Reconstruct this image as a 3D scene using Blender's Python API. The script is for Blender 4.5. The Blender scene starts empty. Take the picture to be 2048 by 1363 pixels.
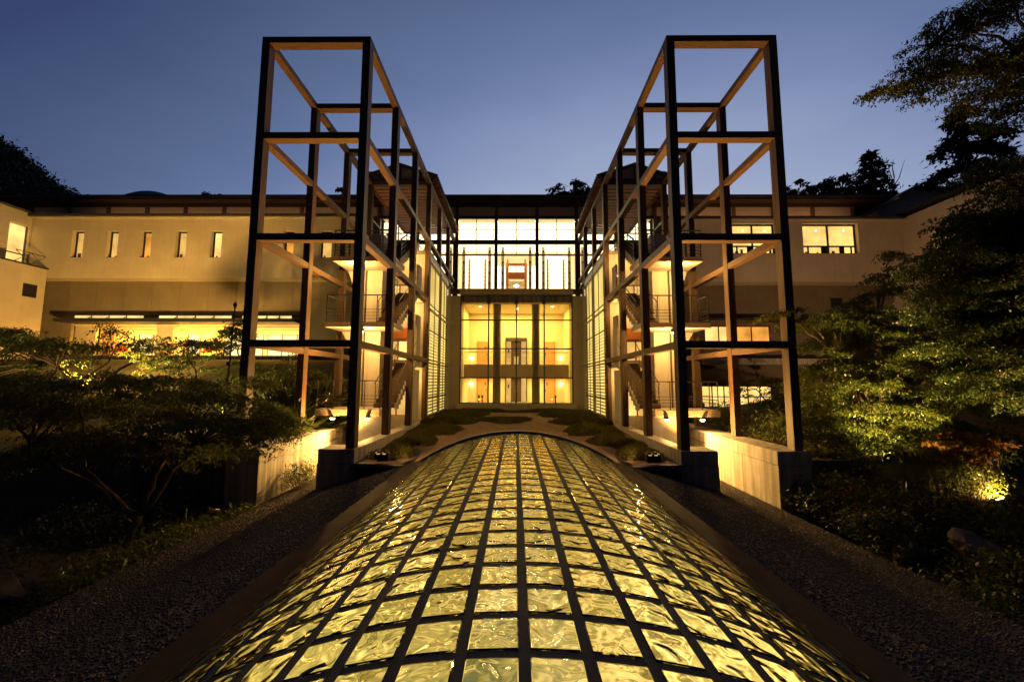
import bpy, math, random
import numpy as np
from mathutils import Vector, Matrix
random.seed(7); rng = np.random.default_rng(11)
sc = bpy.context.scene
COL = sc.collection
PI = math.pi; R = math.radians

# ------------------------------------------------------------------ camera
cd = bpy.data.cameras.new('camera'); cam = bpy.data.objects.new('camera', cd); COL.objects.link(cam)
p, y, r = R(5.678), R(0.508), R(0.2106)
fw = Vector((-math.sin(y)*math.cos(p), math.cos(y)*math.cos(p), math.sin(p)))
rt = Vector((math.cos(y), math.sin(y), 0)); up = rt.cross(fw)
rt2 = math.cos(r)*rt+math.sin(r)*up; up2 = math.cos(r)*up-math.sin(r)*rt
cam.matrix_world = Matrix(((rt2.x, up2.x, -fw.x, -0.054), (rt2.y, up2.y, -fw.y, 0), (rt2.z, up2.z, -fw.z, 0), (0, 0, 0, 1)))
cd.sensor_width = 36; cd.lens = 14.388; cd.clip_start = 0.05; cd.clip_end = 6000
sc.camera = cam

# ------------------------------------------------------------------ sky, afterglow, exposure
w = bpy.data.worlds.new('World'); sc.world = w; w.use_nodes = True
nt = w.node_tree; nt.nodes.clear()
def N(tree, t, **kw):
    n = tree.nodes.new(t)
    for k, v in kw.items(): setattr(n, k, v)
    return n
SUN_EL, SUN_AZ = R(-6.0), R(15)     # the sun has set behind the hall, a little to the right
sky = N(nt, 'ShaderNodeTexSky', sky_type='NISHITA', sun_disc=False)
sky.sun_elevation = SUN_EL; sky.sun_rotation = SUN_AZ; sky.altitude = 600; sky.dust_density = 0.3; sky.ozone_density = 3.0
GLOW = (math.sin(SUN_AZ)*math.cos(R(-28)), math.cos(SUN_AZ)*math.cos(R(-28)), math.sin(R(-28)))
tc_ = N(nt, 'ShaderNodeTexCoord'); dt_ = N(nt, 'ShaderNodeVectorMath', operation='DOT_PRODUCT'); dt_.inputs[1].default_value = GLOW
nt.links.new(tc_.outputs['Generated'], dt_.inputs[0])
cn_ = N(nt, 'ShaderNodeTexNoise'); cn_.inputs['Scale'].default_value = 2.2; cn_.inputs['Detail'].default_value = 5
cm_ = N(nt, 'ShaderNodeMapping'); cm_.inputs['Scale'].default_value = (1, 1, 3.5); nt.links.new(tc_.outputs['Generated'], cm_.inputs['Vector']); nt.links.new(cm_.outputs[0], cn_.inputs['Vector'])
ma_ = N(nt, 'ShaderNodeMath', operation='MULTIPLY_ADD'); ma_.inputs[1].default_value = 0.11; nt.links.new(cn_.outputs['Fac'], ma_.inputs[0]); nt.links.new(dt_.outputs['Value'], ma_.inputs[2])
mr_ = N(nt, 'ShaderNodeMapRange'); mr_.inputs['From Min'].default_value = -0.945; mr_.inputs['From Max'].default_value = 1.055; nt.links.new(ma_.outputs[0], mr_.inputs['Value'])
sr_ = N(nt, 'ShaderNodeValToRGB'); el_ = sr_.color_ramp.elements
stops = [(-1, (.007, .010, .022)), (-.3, (.013, .019, .042)), (.04, (.038, .060, .158)), (.14, (.061, .094, .195)), (.277, (.102, .146, .280)), (.36, (.132, .188, .352)), (.411, (.172, .226, .410)), (.54, (.285, .35, .54)), (.65, (.43, .47, .62)), (.9, (.78, .68, .62))]
while len(el_) < len(stops): el_.new(0.5)
for e_, (t_, c_) in zip(el_, stops): e_.position = (t_+1)/2; e_.color = (*c_, 1)
nt.links.new(mr_.outputs[0], sr_.inputs['Fac'])
bg = N(nt, 'ShaderNodeBackground'); b2 = N(nt, 'ShaderNodeBackground'); ad_ = N(nt, 'ShaderNodeAddShader'); ow = N(nt, 'ShaderNodeOutputWorld')
bg.inputs['Strength'].default_value = 0.1; b2.inputs['Strength'].default_value = 1.0
nt.links.new(sky.outputs['Color'], bg.inputs['Color']); nt.links.new(sr_.outputs['Color'], b2.inputs['Color'])
nt.links.new(bg.outputs[0], ad_.inputs[0]); nt.links.new(b2.outputs[0], ad_.inputs[1]); nt.links.new(ad_.outputs[0], ow.inputs['Surface'])
sl = bpy.data.lights.new('sun', 'SUN'); sl.energy = 0.02; sl.angle = R(20); sl.color = (0.75, 0.82, 1.0)
so = bpy.data.objects.new('sun', sl); COL.objects.link(so)
so.rotation_euler = Vector((-math.sin(SUN_AZ)*0.9, -math.cos(SUN_AZ)*0.9, -0.35)).to_track_quat('-Z', 'Y').to_euler()
vs = sc.view_settings
vs.view_transform = 'Standard'; vs.look = 'None'; vs.exposure = 0.0; vs.gamma = 1.0; vs.use_curve_mapping = False
cy = sc.cycles
cy.use_denoising = True; cy.sample_clamp_indirect = 4.0; cy.max_bounces = 8; cy.transparent_max_bounces = 12
cy.transmission_bounces = 6; cy.glossy_bounces = 3; cy.diffuse_bounces = 3; cy.caustics_reflective = False; cy.caustics_refractive = False

# ------------------------------------------------------------------ materials
def lk(t, a, b): t.links.new(a, b)
def mat(name, col, rough=0.7, var=0.15, scale=4.0, bump=0.0, bscale=40.0, stretch=(1, 1, 1), col2=None, spec=0.3, metal=0.0, streak=0.0):
    m = bpy.data.materials.new(name); m.use_nodes = True
    t = m.node_tree; b = t.nodes['Principled BSDF']
    tc = N(t, 'ShaderNodeTexCoord'); mp = N(t, 'ShaderNodeMapping'); mp.inputs['Scale'].default_value = stretch
    lk(t, tc.outputs['Object'], mp.inputs['Vector'])
    no = N(t, 'ShaderNodeTexNoise'); no.inputs['Scale'].default_value = scale; no.inputs['Detail'].default_value = 6; no.inputs['Roughness'].default_value = 0.65
    lk(t, mp.outputs[0], no.inputs['Vector'])
    cr = N(t, 'ShaderNodeValToRGB')
    c2 = col2 or tuple(min(1, c*(1+var)) for c in col); c1 = tuple(c*(1-var) for c in col)
    cr.color_ramp.elements[0].position = 0.3; cr.color_ramp.elements[1].position = 0.7
    cr.color_ramp.elements[0].color = (*c1, 1); cr.color_ramp.elements[1].color = (*c2, 1)
    lk(t, no.outputs['Fac'], cr.inputs['Fac']); out = cr.outputs['Color']
    if streak:
        m2 = N(t, 'ShaderNodeMapping'); m2.inputs['Scale'].default_value = (5, 5, 0.35); lk(t, tc.outputs['Object'], m2.inputs['Vector'])
        n2 = N(t, 'ShaderNodeTexNoise'); n2.inputs['Scale'].default_value = 1.0; n2.inputs['Detail'].default_value = 4; lk(t, m2.outputs[0], n2.inputs['Vector'])
        r2 = N(t, 'ShaderNodeValToRGB'); r2.color_ramp.elements[0].position = 0.42; r2.color_ramp.elements[1].position = 0.62
        r2.color_ramp.elements[0].color = (1-streak, 1-streak*1.1, 1-streak*1.3, 1); r2.color_ramp.elements[1].color = (1, 1, 1, 1)
        lk(t, n2.outputs['Fac'], r2.inputs['Fac'])
        mx = N(t, 'ShaderNodeMixRGB', blend_type='MULTIPLY'); mx.inputs['Fac'].default_value = 1
        lk(t, out, mx.inputs['Color1']); lk(t, r2.outputs[0], mx.inputs['Color2']); out = mx.outputs[0]
    lk(t, out, b.inputs['Base Color'])
    b.inputs['Roughness'].default_value = rough; b.inputs['Metallic'].default_value = metal; b.inputs['Specular IOR Level'].default_value = spec
    if bump:
        nb = N(t, 'ShaderNodeTexNoise'); nb.inputs['Scale'].default_value = bscale; nb.inputs['Detail'].default_value = 4; lk(t, mp.outputs[0], nb.inputs['Vector'])
        bp = N(t, 'ShaderNodeBump'); bp.inputs['Strength'].default_value = bump; bp.inputs['Distance'].default_value = 0.02
        lk(t, nb.outputs['Fac'], bp.inputs['Height']); lk(t, bp.outputs[0], b.inputs['Normal'])
    return m
def emit(name, col, st, var=0.0, scale=1.0):
    m = bpy.data.materials.new(name); m.use_nodes = True; t = m.node_tree; t.nodes.clear()
    e = N(t, 'ShaderNodeEmission'); e.inputs['Color'].default_value = (*col, 1); e.inputs['Strength'].default_value = st
    o = N(t, 'ShaderNodeOutputMaterial'); lk(t, e.outputs[0], o.inputs['Surface'])
    if var:
        tc = N(t, 'ShaderNodeTexCoord'); no = N(t, 'ShaderNodeTexNoise'); no.inputs['Scale'].default_value = scale; no.inputs['Detail'].default_value = 2
        lk(t, tc.outputs['Object'], no.inputs['Vector'])
        mr = N(t, 'ShaderNodeMapRange'); mr.inputs['From Min'].default_value = 0.3; mr.inputs['From Max'].default_value = 0.7
        mr.inputs['To Min'].default_value = st*(1-var); mr.inputs['To Max'].default_value = st*(1+var)
        lk(t, no.outputs['Fac'], mr.inputs['Value']); lk(t, mr.outputs[0], e.inputs['Strength'])
    return m
def pane_mat(name, tint=(1, 1, 1)):
    m = bpy.data.materials.new(name); m.use_nodes = True; t = m.node_tree; t.nodes.clear()
    tr = N(t, 'ShaderNodeBsdfTransparent'); tr.inputs['Color'].default_value = (*tint, 1)
    gl = N(t, 'ShaderNodeBsdfGlossy'); gl.inputs['Roughness'].default_value = 0.02
    lw = N(t, 'ShaderNodeFresnel'); lw.inputs['IOR'].default_value = 1.45
    mx = N(t, 'ShaderNodeMixShader'); o = N(t, 'ShaderNodeOutputMaterial')
    lk(t, lw.outputs[0], mx.inputs[0]); lk(t, tr.outputs[0], mx.inputs[1]); lk(t, gl.outputs[0], mx.inputs[2]); lk(t, mx.outputs[0], o.inputs['Surface'])
    return m
def leaf_mat(name, col, col2, trans=0.45, hue=0.03):
    m = bpy.data.materials.new(name); m.use_nodes = True; t = m.node_tree; t.nodes.clear()
    g = N(t, 'ShaderNodeNewGeometry'); cr = N(t, 'ShaderNodeValToRGB')
    cr.color_ramp.elements[0].color = (*col, 1); cr.color_ramp.elements[1].color = (*col2, 1)
    lk(t, g.outputs['Random Per Island'], cr.inputs['Fac'])
    d = N(t, 'ShaderNodeBsdfDiffuse'); tl = N(t, 'ShaderNodeBsdfTranslucent'); gs = N(t, 'ShaderNodeBsdfGlossy'); gs.inputs['Roughness'].default_value = 0.45
    lk(t, cr.outputs[0], d.inputs['Color']); lk(t, cr.outputs[0], tl.inputs['Color'])
    mx = N(t, 'ShaderNodeMixShader'); mx.inputs[0].default_value = trans
    lk(t, d.outputs[0], mx.inputs[1]); lk(t, tl.outputs[0], mx.inputs[2])
    m2 = N(t, 'ShaderNodeMixShader'); m2.inputs[0].default_value = 0.04; lk(t, mx.outputs[0], m2.inputs[1]); lk(t, gs.outputs[0], m2.inputs[2])
    o = N(t, 'ShaderNodeOutputMaterial'); lk(t, m2.outputs[0], o.inputs['Surface'])
    return m
def glass_block_mat(bump=True):
    m = bpy.data.materials.new('wavy glass' if bump else 'clear block glass'); m.use_nodes = True; t = m.node_tree; t.nodes.clear()
    g = N(t, 'ShaderNodeBsdfGlass'); g.inputs['Color'].default_value = (0.88, 0.92, 0.80, 1); g.inputs['IOR'].default_value = 1.46; g.inputs['Roughness'].default_value = 0.02
    tc = N(t, 'ShaderNodeTexCoord'); oi = N(t, 'ShaderNodeObjectInfo')
    ad = N(t, 'ShaderNodeVectorMath', operation='ADD'); sc_ = N(t, 'ShaderNodeMath', operation='MULTIPLY'); sc_.inputs[1].default_value = 57.0
    lk(t, oi.outputs['Random'], sc_.inputs[0]); lk(t, tc.outputs['Object'], ad.inputs[0]); lk(t, sc_.outputs[0], ad.inputs[1])
    no = N(t, 'ShaderNodeTexNoise'); no.inputs['Scale'].default_value = 6.5; no.inputs['Detail'].default_value = 0.0; no.inputs['Distortion'].default_value = 1.0
    lk(t, ad.outputs[0], no.inputs['Vector'])
    bp = N(t, 'ShaderNodeBump'); bp.inputs['Strength'].default_value = 1.0; bp.inputs['Distance'].default_value = 0.016
    lk(t, no.outputs['Fac'], bp.inputs['Height'])
    if bump: lk(t, bp.outputs[0], g.inputs['Normal'])
    mr = N(t, 'ShaderNodeMixRGB'); mr.inputs['Color1'].default_value = (0.93, 0.90, 0.72, 1); mr.inputs['Color2'].default_value = (0.62, 0.63, 0.42, 1)
    n3 = N(t, 'ShaderNodeTexNoise'); n3.inputs['Scale'].default_value = 5.0; n3.inputs['Detail'].default_value = 5; lk(t, ad.outputs[0], n3.inputs['Vector'])
    m3 = N(t, 'ShaderNodeMath', operation='MULTIPLY'); lk(t, n3.outputs['Fac'], m3.inputs[0]); lk(t, oi.outputs['Random'], m3.inputs[1]); lk(t, m3.outputs[0], mr.inputs['Fac']); lk(t, mr.outputs[0], g.inputs['Color'])
    o = N(t, 'ShaderNodeOutputMaterial'); lk(t, g.outputs[0], o.inputs['Surface'])
    return m
def glow_mat(name, st=2.1):  # blotchy glow for the sheets added under the vault
    m = bpy.data.materials.new(name); m.use_nodes = True; t = m.node_tree; t.nodes.clear()
    tc = N(t, 'ShaderNodeTexCoord'); no = N(t, 'ShaderNodeTexNoise'); no.inputs['Scale'].default_value = 0.75; no.inputs['Detail'].default_value = 1.0
    lk(t, tc.outputs['Object'], no.inputs['Vector'])
    cr = N(t, 'ShaderNodeValToRGB'); e_ = cr.color_ramp.elements; e_.new(.5)
    for q, (p_, c_) in zip(e_, ((.34, (.17, .145, .052)), (.50, (.40, .30, .10)), (.68, (1.0, .68, .27)))): q.position = p_; q.color = (*c_, 1)
    lk(t, no.outputs['Fac'], cr.inputs['Fac'])
    e = N(t, 'ShaderNodeEmission'); e.inputs['Strength'].default_value = st; lk(t, cr.outputs[0], e.inputs['Color'])
    o = N(t, 'ShaderNodeOutputMaterial'); lk(t, e.outputs[0], o.inputs['Surface']); return m
WOODC = (0.135, 0.085, 0.05)
M = dict(
    post=mat('dark stained timber upright', WOODC, 0.6, 0.5, 3, 0.35, 9, (9, 9, 0.5), streak=0.25),
    beamy=mat('dark stained timber lengthways', WOODC, 0.6, 0.4, 3, 0.25, 9, (9, 0.5, 9)),
    beamx=mat('dark stained timber crossways', WOODC, 0.6, 0.4, 3, 0.25, 9, (0.5, 9, 9)),
    darkwood=mat('dark eave timber', (0.055, 0.036, 0.024), 0.6, 0.4, 3, 0.2, 12, (0.5, 6, 6)),
    orangewood=mat('orange cedar', (0.50, 0.17, 0.045), 0.5, 0.25, 3, 0.1, 12, (8, 8, 0.6)),
    doorwood=mat('pale door veneer', (0.62, 0.36, 0.16), 0.5, 0.12, 3, 0.05, 12, (8, 8, 0.6)),
    step=mat('dark brown stair tread', (0.11, 0.075, 0.05), 0.7, 0.25, 6, 0.15, 40),
    white=mat('white painted concrete', (0.58, 0.53, 0.46), 0.75, 0.08, 2.5, 0.15, 60, streak=0.12),
    conc=mat('weathered concrete', (0.43, 0.40, 0.35), 0.85, 0.16, 2.2, 0.3, 55, streak=0.35),
    darkconc=mat('dark streaked concrete', (0.13, 0.12, 0.095), 0.9, 0.3, 2.2, 0.3, 55, streak=0.45),  # darker base and stronger streaks than the other concrete
    plaster=mat('cream wall plaster', (0.58, 0.49, 0.37), 0.9, 0.10, 0.7, 0.1, 80, streak=0.05),
    taupe=mat('smooth taupe render', (0.36, 0.29, 0.21), 0.85, 0.06, 1.2, 0.05, 60),
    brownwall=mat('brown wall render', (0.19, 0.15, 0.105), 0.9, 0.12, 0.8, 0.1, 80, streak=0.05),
    panel=mat('beige frieze panel', (0.52, 0.42, 0.33), 0.8, 0.06, 2, 0.05, 60),
    metal=mat('dark grey steel', (0.055, 0.055, 0.058), 0.4, 0.2, 6, spec=0.5),
    steel=mat('pale painted steel', (0.34, 0.31, 0.25), 0.45, 0.15, 6, spec=0.5),
    copper=mat('brown weathered copper flashing', (0.050, 0.029, 0.019), 0.8, 0.4, 3, 0.2, 30, spec=0.12),
    lead=mat('grey lead flashing', (0.10, 0.105, 0.105), 0.45, 0.25, 8, 0.1, 30, spec=0.5),
    rib=mat('dark cast rib', (0.050, 0.046, 0.047), 0.7, 0.3, 14, 0.4, 90),
    rooft=mat('dark roof sheet', (0.045, 0.045, 0.05), 0.5, 0.2, 2),
    tile=mat('dark clay tile', (0.11, 0.065, 0.04), 0.6, 0.35, 6, 0.2, 40),
    soffit=mat('red cedar soffit board', (0.34, 0.13, 0.055), 0.6, 0.3, 3, 0.2, 12, (0.6, 8, 8)),
    gravel=mat('dark grey gravel bed', (0.060, 0.052, 0.048), 0.9, 0.6, 30, 1.0, 45, spec=0.2),
    pebble=mat('grey pebbles', (0.085, 0.074, 0.068), 0.8, 0.5, 20, spec=0.25),
    earth=mat('sandy brown courtyard earth', (0.21, 0.135, 0.085), 0.95, 0.3, 2.5, 0.7, 40),
    soil=mat('dark garden soil', (0.085, 0.07, 0.045), 0.95, 0.4, 2.0, 0.8, 20),
    rock=mat('brown garden rock', (0.17, 0.135, 0.10), 0.9, 0.4, 3.0, 0.8, 14),
    paleRock=mat('pale base stone', (0.40, 0.35, 0.28), 0.9, 0.2, 4.0, 0.5, 30),
    moss=mat('moss', (0.13, 0.125, 0.035), 1.0, 0.5, 6, 0.8, 60),
    bark=mat('maple bark', (0.16, 0.115, 0.08), 0.9, 0.3, 5, 0.5, 30, (4, 4, 0.8)),
    hill=mat('dark wooded hillside', (0.035, 0.042, 0.028), 1.0, 0.4, 0.08, 0.0),
    farhill=mat('haze blue mountain', (0.16, 0.19, 0.26), 1.0, 0.1, 0.004),  # blue of air haze put into the base colour
    inwall=mat('pale interior wall', (0.80, 0.73, 0.52), 0.8, 0.03, 1.5),
    infloor=mat('interior stone floor', (0.30, 0.29, 0.19), 0.4, 0.1, 2),
    column=mat('grey interior column', (0.30, 0.25, 0.17), 0.7, 0.08, 2),
    black=mat('black metal', (0.02, 0.02, 0.02), 0.5, 0.1, 4),
    red=mat('red sign', (0.45, 0.06, 0.03), 0.5, 0.1, 4),
    slat=mat('pale louvre slat', (0.42, 0.36, 0.22), 0.6, 0.08, 4),
    glass=pane_mat('window glass'),
    wavy=glass_block_mat(), clearblock=glass_block_mat(False),
    litwhite=emit('bright lit screen', (1.0, 0.80, 0.46), 2.6, 0.12, 0.6),
    litamber=emit('amber white lit screen', (1.0, 0.72, 0.28), 2.0, 0.2, 0.8),
    lityellow=emit('warm lit window', (1.0, 0.57, 0.14), 0.80, 0.25, 0.9),
    litroom=emit('glowing room window', (1.0, 0.63, 0.18), 1.25, 0.35, 0.7),
    litlouvre=emit('yellow light behind louvres', (0.95, 0.66, 0.17), 1.25, 0.25, 0.5),
    litorange=emit('orange lit window', (1.0, 0.40, 0.06), 0.9, 0.4, 0.8),
    lamp=emit('lamp glow', (1.0, 0.72, 0.30), 22),
    floorglow=glow_mat('added floor glow'), sideglow=glow_mat('added side glow', 3.4),
    tube=emit('strip light', (1.0, 0.68, 0.27), 3.2),
    lmaple=leaf_mat('green maple leaf', (0.055, 0.08, 0.012), (0.13, 0.15, 0.026), .5),
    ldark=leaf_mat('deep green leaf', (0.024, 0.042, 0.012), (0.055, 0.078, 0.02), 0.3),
    lolive=leaf_mat('olive maple leaf', (0.034, 0.055, 0.012), (0.068, 0.095, 0.022), .4),
    lneedle=leaf_mat('dark needle', (0.012, 0.02, 0.012), (0.03, 0.042, 0.02), 0.15),
    lred=leaf_mat('red maple leaf', (0.17, 0.055, 0.012), (0.32, 0.17, 0.03)),
    lbright=leaf_mat('yellow green leaf', (0.10, 0.13, 0.015), (0.18, 0.19, 0.03)),
    lgrass=leaf_mat('grass blade', (0.05, 0.075, 0.015), (0.11, 0.13, 0.03), 0.4),
    lmoss=leaf_mat('moss blade', (0.11, 0.11, 0.022), (0.21, 0.19, 0.045), 0.3),
    lfallen=leaf_mat('dry fallen leaf', (0.10, 0.06, 0.025), (0.22, 0.13, 0.05), .1),
    lpink=leaf_mat('pink azalea petal', (0.45, 0.05, 0.07), (0.6, 0.10, 0.12), 0.3),
)

# ------------------------------------------------------------------ builders
W = {}
def link(o, parent=None, world=(0, 0, 0)):
    COL.objects.link(o); W[o.name] = Vector(world)
    if parent is not None:
        o.parent = parent; o.location = Vector(world)-W[parent.name]
    else: o.location = world
    return o
def tag(o, label=None, cat=None, group=None, kind=None):
    if label: o['label'] = label
    if cat: o['category'] = cat
    if group: o['group'] = group
    if kind: o['kind'] = kind
    return o
def thing(name, label, cat, loc=(0, 0, 0), group=None):
    return tag(link(bpy.data.objects.new(name, None), None, loc), label, cat, group)
class MB:
    def __init__(s): s.v = []; s.f = []
    def add(s, vs, fs):
        n = len(s.v); s.v += [tuple(q) for q in vs]; s.f += [tuple(n+i for i in f) for f in fs]; return s
    def box(s, x0, x1, y0, y1, z0, z1):
        if x0 > x1: x0, x1 = x1, x0
        if y0 > y1: y0, y1 = y1, y0
        if z0 > z1: z0, z1 = z1, z0
        return s.add([(x0, y0, z0), (x1, y0, z0), (x1, y1, z0), (x0, y1, z0), (x0, y0, z1), (x1, y0, z1), (x1, y1, z1), (x0, y1, z1)],
                     [(0, 3, 2, 1), (4, 5, 6, 7), (0, 1, 5, 4), (1, 2, 6, 5), (2, 3, 7, 6), (3, 0, 4, 7)])
    def hexa(s, b, t):   # bottom quad and top quad, both counter-clockwise from above
        return s.add(list(b)+list(t), [(3, 2, 1, 0), (4, 5, 6, 7), (0, 1, 5, 4), (1, 2, 6, 5), (2, 3, 7, 6), (3, 0, 4, 7)])
    def prism(s, poly, y0, y1):   # polygon of (x, z), extruded along y
        n = len(poly); vs = [(x, y0, z) for x, z in poly]+[(x, y1, z) for x, z in poly]
        return s.add(vs, [tuple(range(n)), tuple(range(2*n-1, n-1, -1))]+[(i, i+n, (i+1) % n+n, (i+1) % n) for i in range(n)])
    def prismx(s, poly, x0, x1):  # polygon of (y, z), extruded along x
        n = len(poly); vs = [(x0, a, z) for a, z in poly]+[(x1, a, z) for a, z in poly]
        return s.add(vs, [tuple(range(n-1, -1, -1)), tuple(range(n, 2*n))]+[(i, (i+1) % n, (i+1) % n+n, i+n) for i in range(n)])
    def tube(s, pts, rad, n=6, cap=True):
        pts = [Vector(q) for q in pts]; rad = rad if isinstance(rad, (list, tuple)) else [rad]*len(pts)
        base = len(s.v); a = None
        for i, q in enumerate(pts):
            d = (pts[min(i+1, len(pts)-1)]-pts[max(i-1, 0)]).normalized()
            if a is None: a = d.orthogonal().normalized()
            a = (a-d*a.dot(d)).normalized(); b = d.cross(a)
            for k in range(n):
                t = 2*PI*k/n; s.v.append(tuple(q+(a*math.cos(t)+b*math.sin(t))*rad[i]))
        for i in range(len(pts)-1):
            for k in range(n):
                s.f.append((base+i*n+k, base+i*n+(k+1) % n, base+(i+1)*n+(k+1) % n, base+(i+1)*n+k))
        if cap:
            s.f.append(tuple(base+k for k in range(n-1, -1, -1))); s.f.append(tuple(base+(len(pts)-1)*n+k for k in range(n)))
        return s
    def wall(s, x0, x1, z0, z1, y0, y1, holes=()):   # wall in the xz plane with rectangular openings (hx0, hx1, hz0, hz1)
        xs = sorted({x0, x1, *[q for h in holes for q in h[:2]]}); zs = sorted({z0, z1, *[q for h in holes for q in h[2:]]})
        nx, nz = len(xs)-1, len(zs)-1
        def solid(i, k):
            if not (0 <= i < nx and 0 <= k < nz): return False
            cx, cz = (xs[i]+xs[i+1])/2, (zs[k]+zs[k+1])/2
            return not any(h[0] < cx < h[1] and h[2] < cz < h[3] for h in holes)
        for i in range(nx):
            for k in range(nz):
                if not solid(i, k): continue
                a, b, c, d = xs[i], xs[i+1], zs[k], zs[k+1]
                s.add([(a, y0, c), (b, y0, c), (b, y0, d), (a, y0, d)], [(0, 1, 2, 3)]); s.add([(a, y1, c), (b, y1, c), (b, y1, d), (a, y1, d)], [(3, 2, 1, 0)])
                if not solid(i-1, k): s.add([(a, y0, c), (a, y0, d), (a, y1, d), (a, y1, c)], [(0, 1, 2, 3)])
                if not solid(i+1, k): s.add([(b, y0, c), (b, y0, d), (b, y1, d), (b, y1, c)], [(3, 2, 1, 0)])
                if not solid(i, k-1): s.add([(a, y0, c), (b, y0, c), (b, y1, c), (a, y1, c)], [(3, 2, 1, 0)])
                if not solid(i, k+1): s.add([(a, y0, d), (b, y0, d), (b, y1, d), (a, y1, d)], [(0, 1, 2, 3)])
        return s
    def mesh(s, name, m, smooth=False):
        me = bpy.data.meshes.new(name); me.from_pydata(s.v, [], s.f); me.materials.append(m)
        if smooth: me.polygons.foreach_set('use_smooth', [True]*len(me.polygons))
        me.update(); return me
    def build(s, name, m, parent=None, smooth=False, bevel=0.0):
        o = bpy.data.objects.new(name, s.mesh(name, m, smooth)); link(o, parent)
        if bevel:
            b = o.modifiers.new('bevel', 'BEVEL'); b.width = bevel; b.segments = 2; b.limit_method = 'ANGLE'
        return o
def box(name, m, parent, *b, bevel=0.0): return MB().box(*b).build(name, m, parent, bevel=bevel)
def inst(name, me, parent, loc, rot=(0, 0, 0)):
    o = bpy.data.objects.new(name, me); link(o, parent, loc); o.rotation_euler = rot; return o
def np_mesh(name, verts, nper, faces_per, m):
    """verts (n, nper, 3); faces_per: list of tuples of local indices, all of one length"""
    n = verts.shape[0]; k = len(faces_per[0]); me = bpy.data.meshes.new(name)
    v = verts.reshape(-1, 3).astype(np.float32)
    fp = np.array(faces_per, dtype=np.int32); idx = (np.arange(n, dtype=np.int32)[:, None, None]*nper+fp[None]).reshape(-1)
    nf = n*len(faces_per)
    me.vertices.add(len(v)); me.vertices.foreach_set('co', v.reshape(-1))
    me.loops.add(len(idx)); me.loops.foreach_set('vertex_index', idx)
    me.polygons.add(nf); me.polygons.foreach_set('loop_start', np.arange(nf, dtype=np.int32)*k)
    me.update(calc_edges=True); me.materials.append(m); return me
STAR = []
for ang, ln in ((-125, .45), (-62, .8), (0, 1.0), (62, .8), (125, .45)):
    a = R(ang); STAR.append([(0, 0, 0), (ln*.55*math.sin(a)-.17*math.cos(a), ln*.55*math.cos(a)+.17*math.sin(a), .03), (ln*math.sin(a), ln*math.cos(a), -.08*ln), (ln*.55*math.sin(a)+.17*math.cos(a), ln*.55*math.cos(a)-.17*math.sin(a), .03)])
def leaves(name, pos, size, m, parent, kind='leaf', tilt=0.6, droop=0.25, dirs=None):
    n = len(pos); pos = np.asarray(pos)
    th = rng.uniform(0, 2*PI, n) if dirs is None else dirs+rng.normal(0, .5, n)
    ax = rng.normal(0, tilt, n)-droop; bx = rng.normal(0, tilt, n)
    sz = size*rng.uniform(.65, 1.25, n)
    f = np.stack([np.cos(th)*np.cos(ax), np.sin(th)*np.cos(ax), np.sin(ax)], 1)
    s = np.stack([-np.sin(th)*np.cos(bx), np.cos(th)*np.cos(bx), np.sin(bx)], 1); u = np.cross(f, s)
    if kind == 'star': loc = np.array(STAR).reshape(-1, 3); faces = [tuple(range(4*i, 4*i+4)) for i in range(5)]
    elif kind == 'needle': loc = np.array([(0, 0, 0), (.06, .5, .02), (0, 1, 0), (-.06, .5, .02)]); faces = [(0, 1, 2, 3)]
    elif kind == 'blade': loc = np.array([(-.017, 0, 0), (.017, 0, 0), (.015, .5, .02), (0, 1, -.16), (-.015, .5, .02)]); faces = [(0, 1, 2, 3, 4)]
    else: loc = np.array([(0, 0, 0), (.24, .42, .05), (0, 1, -.1), (-.24, .42, .05)]); faces = [(0, 1, 2, 3)]
    vv = pos[:, None, :]+sz[:, None, None]*(loc[None, :, 0:1]*s[:, None, :]+loc[None, :, 1:2]*f[:, None, :]+loc[None, :, 2:3]*u[:, None, :])
    me = np_mesh(name, vv, loc.shape[0], faces, m)
    return link(bpy.data.objects.new(name, me), parent)
def limb(a, b, r0, r1, wob=.12, n=6, sag=0.0):
    a, b = Vector(a), Vector(b); L = (b-a).length; pts = []; rad = []
    for i in range(n+1):
        t = i/n; q = a.lerp(b, t)
        if 0 < i < n: q = q+Vector((random.uniform(-1, 1), random.uniform(-1, 1), random.uniform(-1, 1)))*wob*L*.35
        q.z += sag*math.sin(PI*t)*L; pts.append(q); rad.append(r0+(r1-r0)*t)
    return pts, rad
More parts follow.
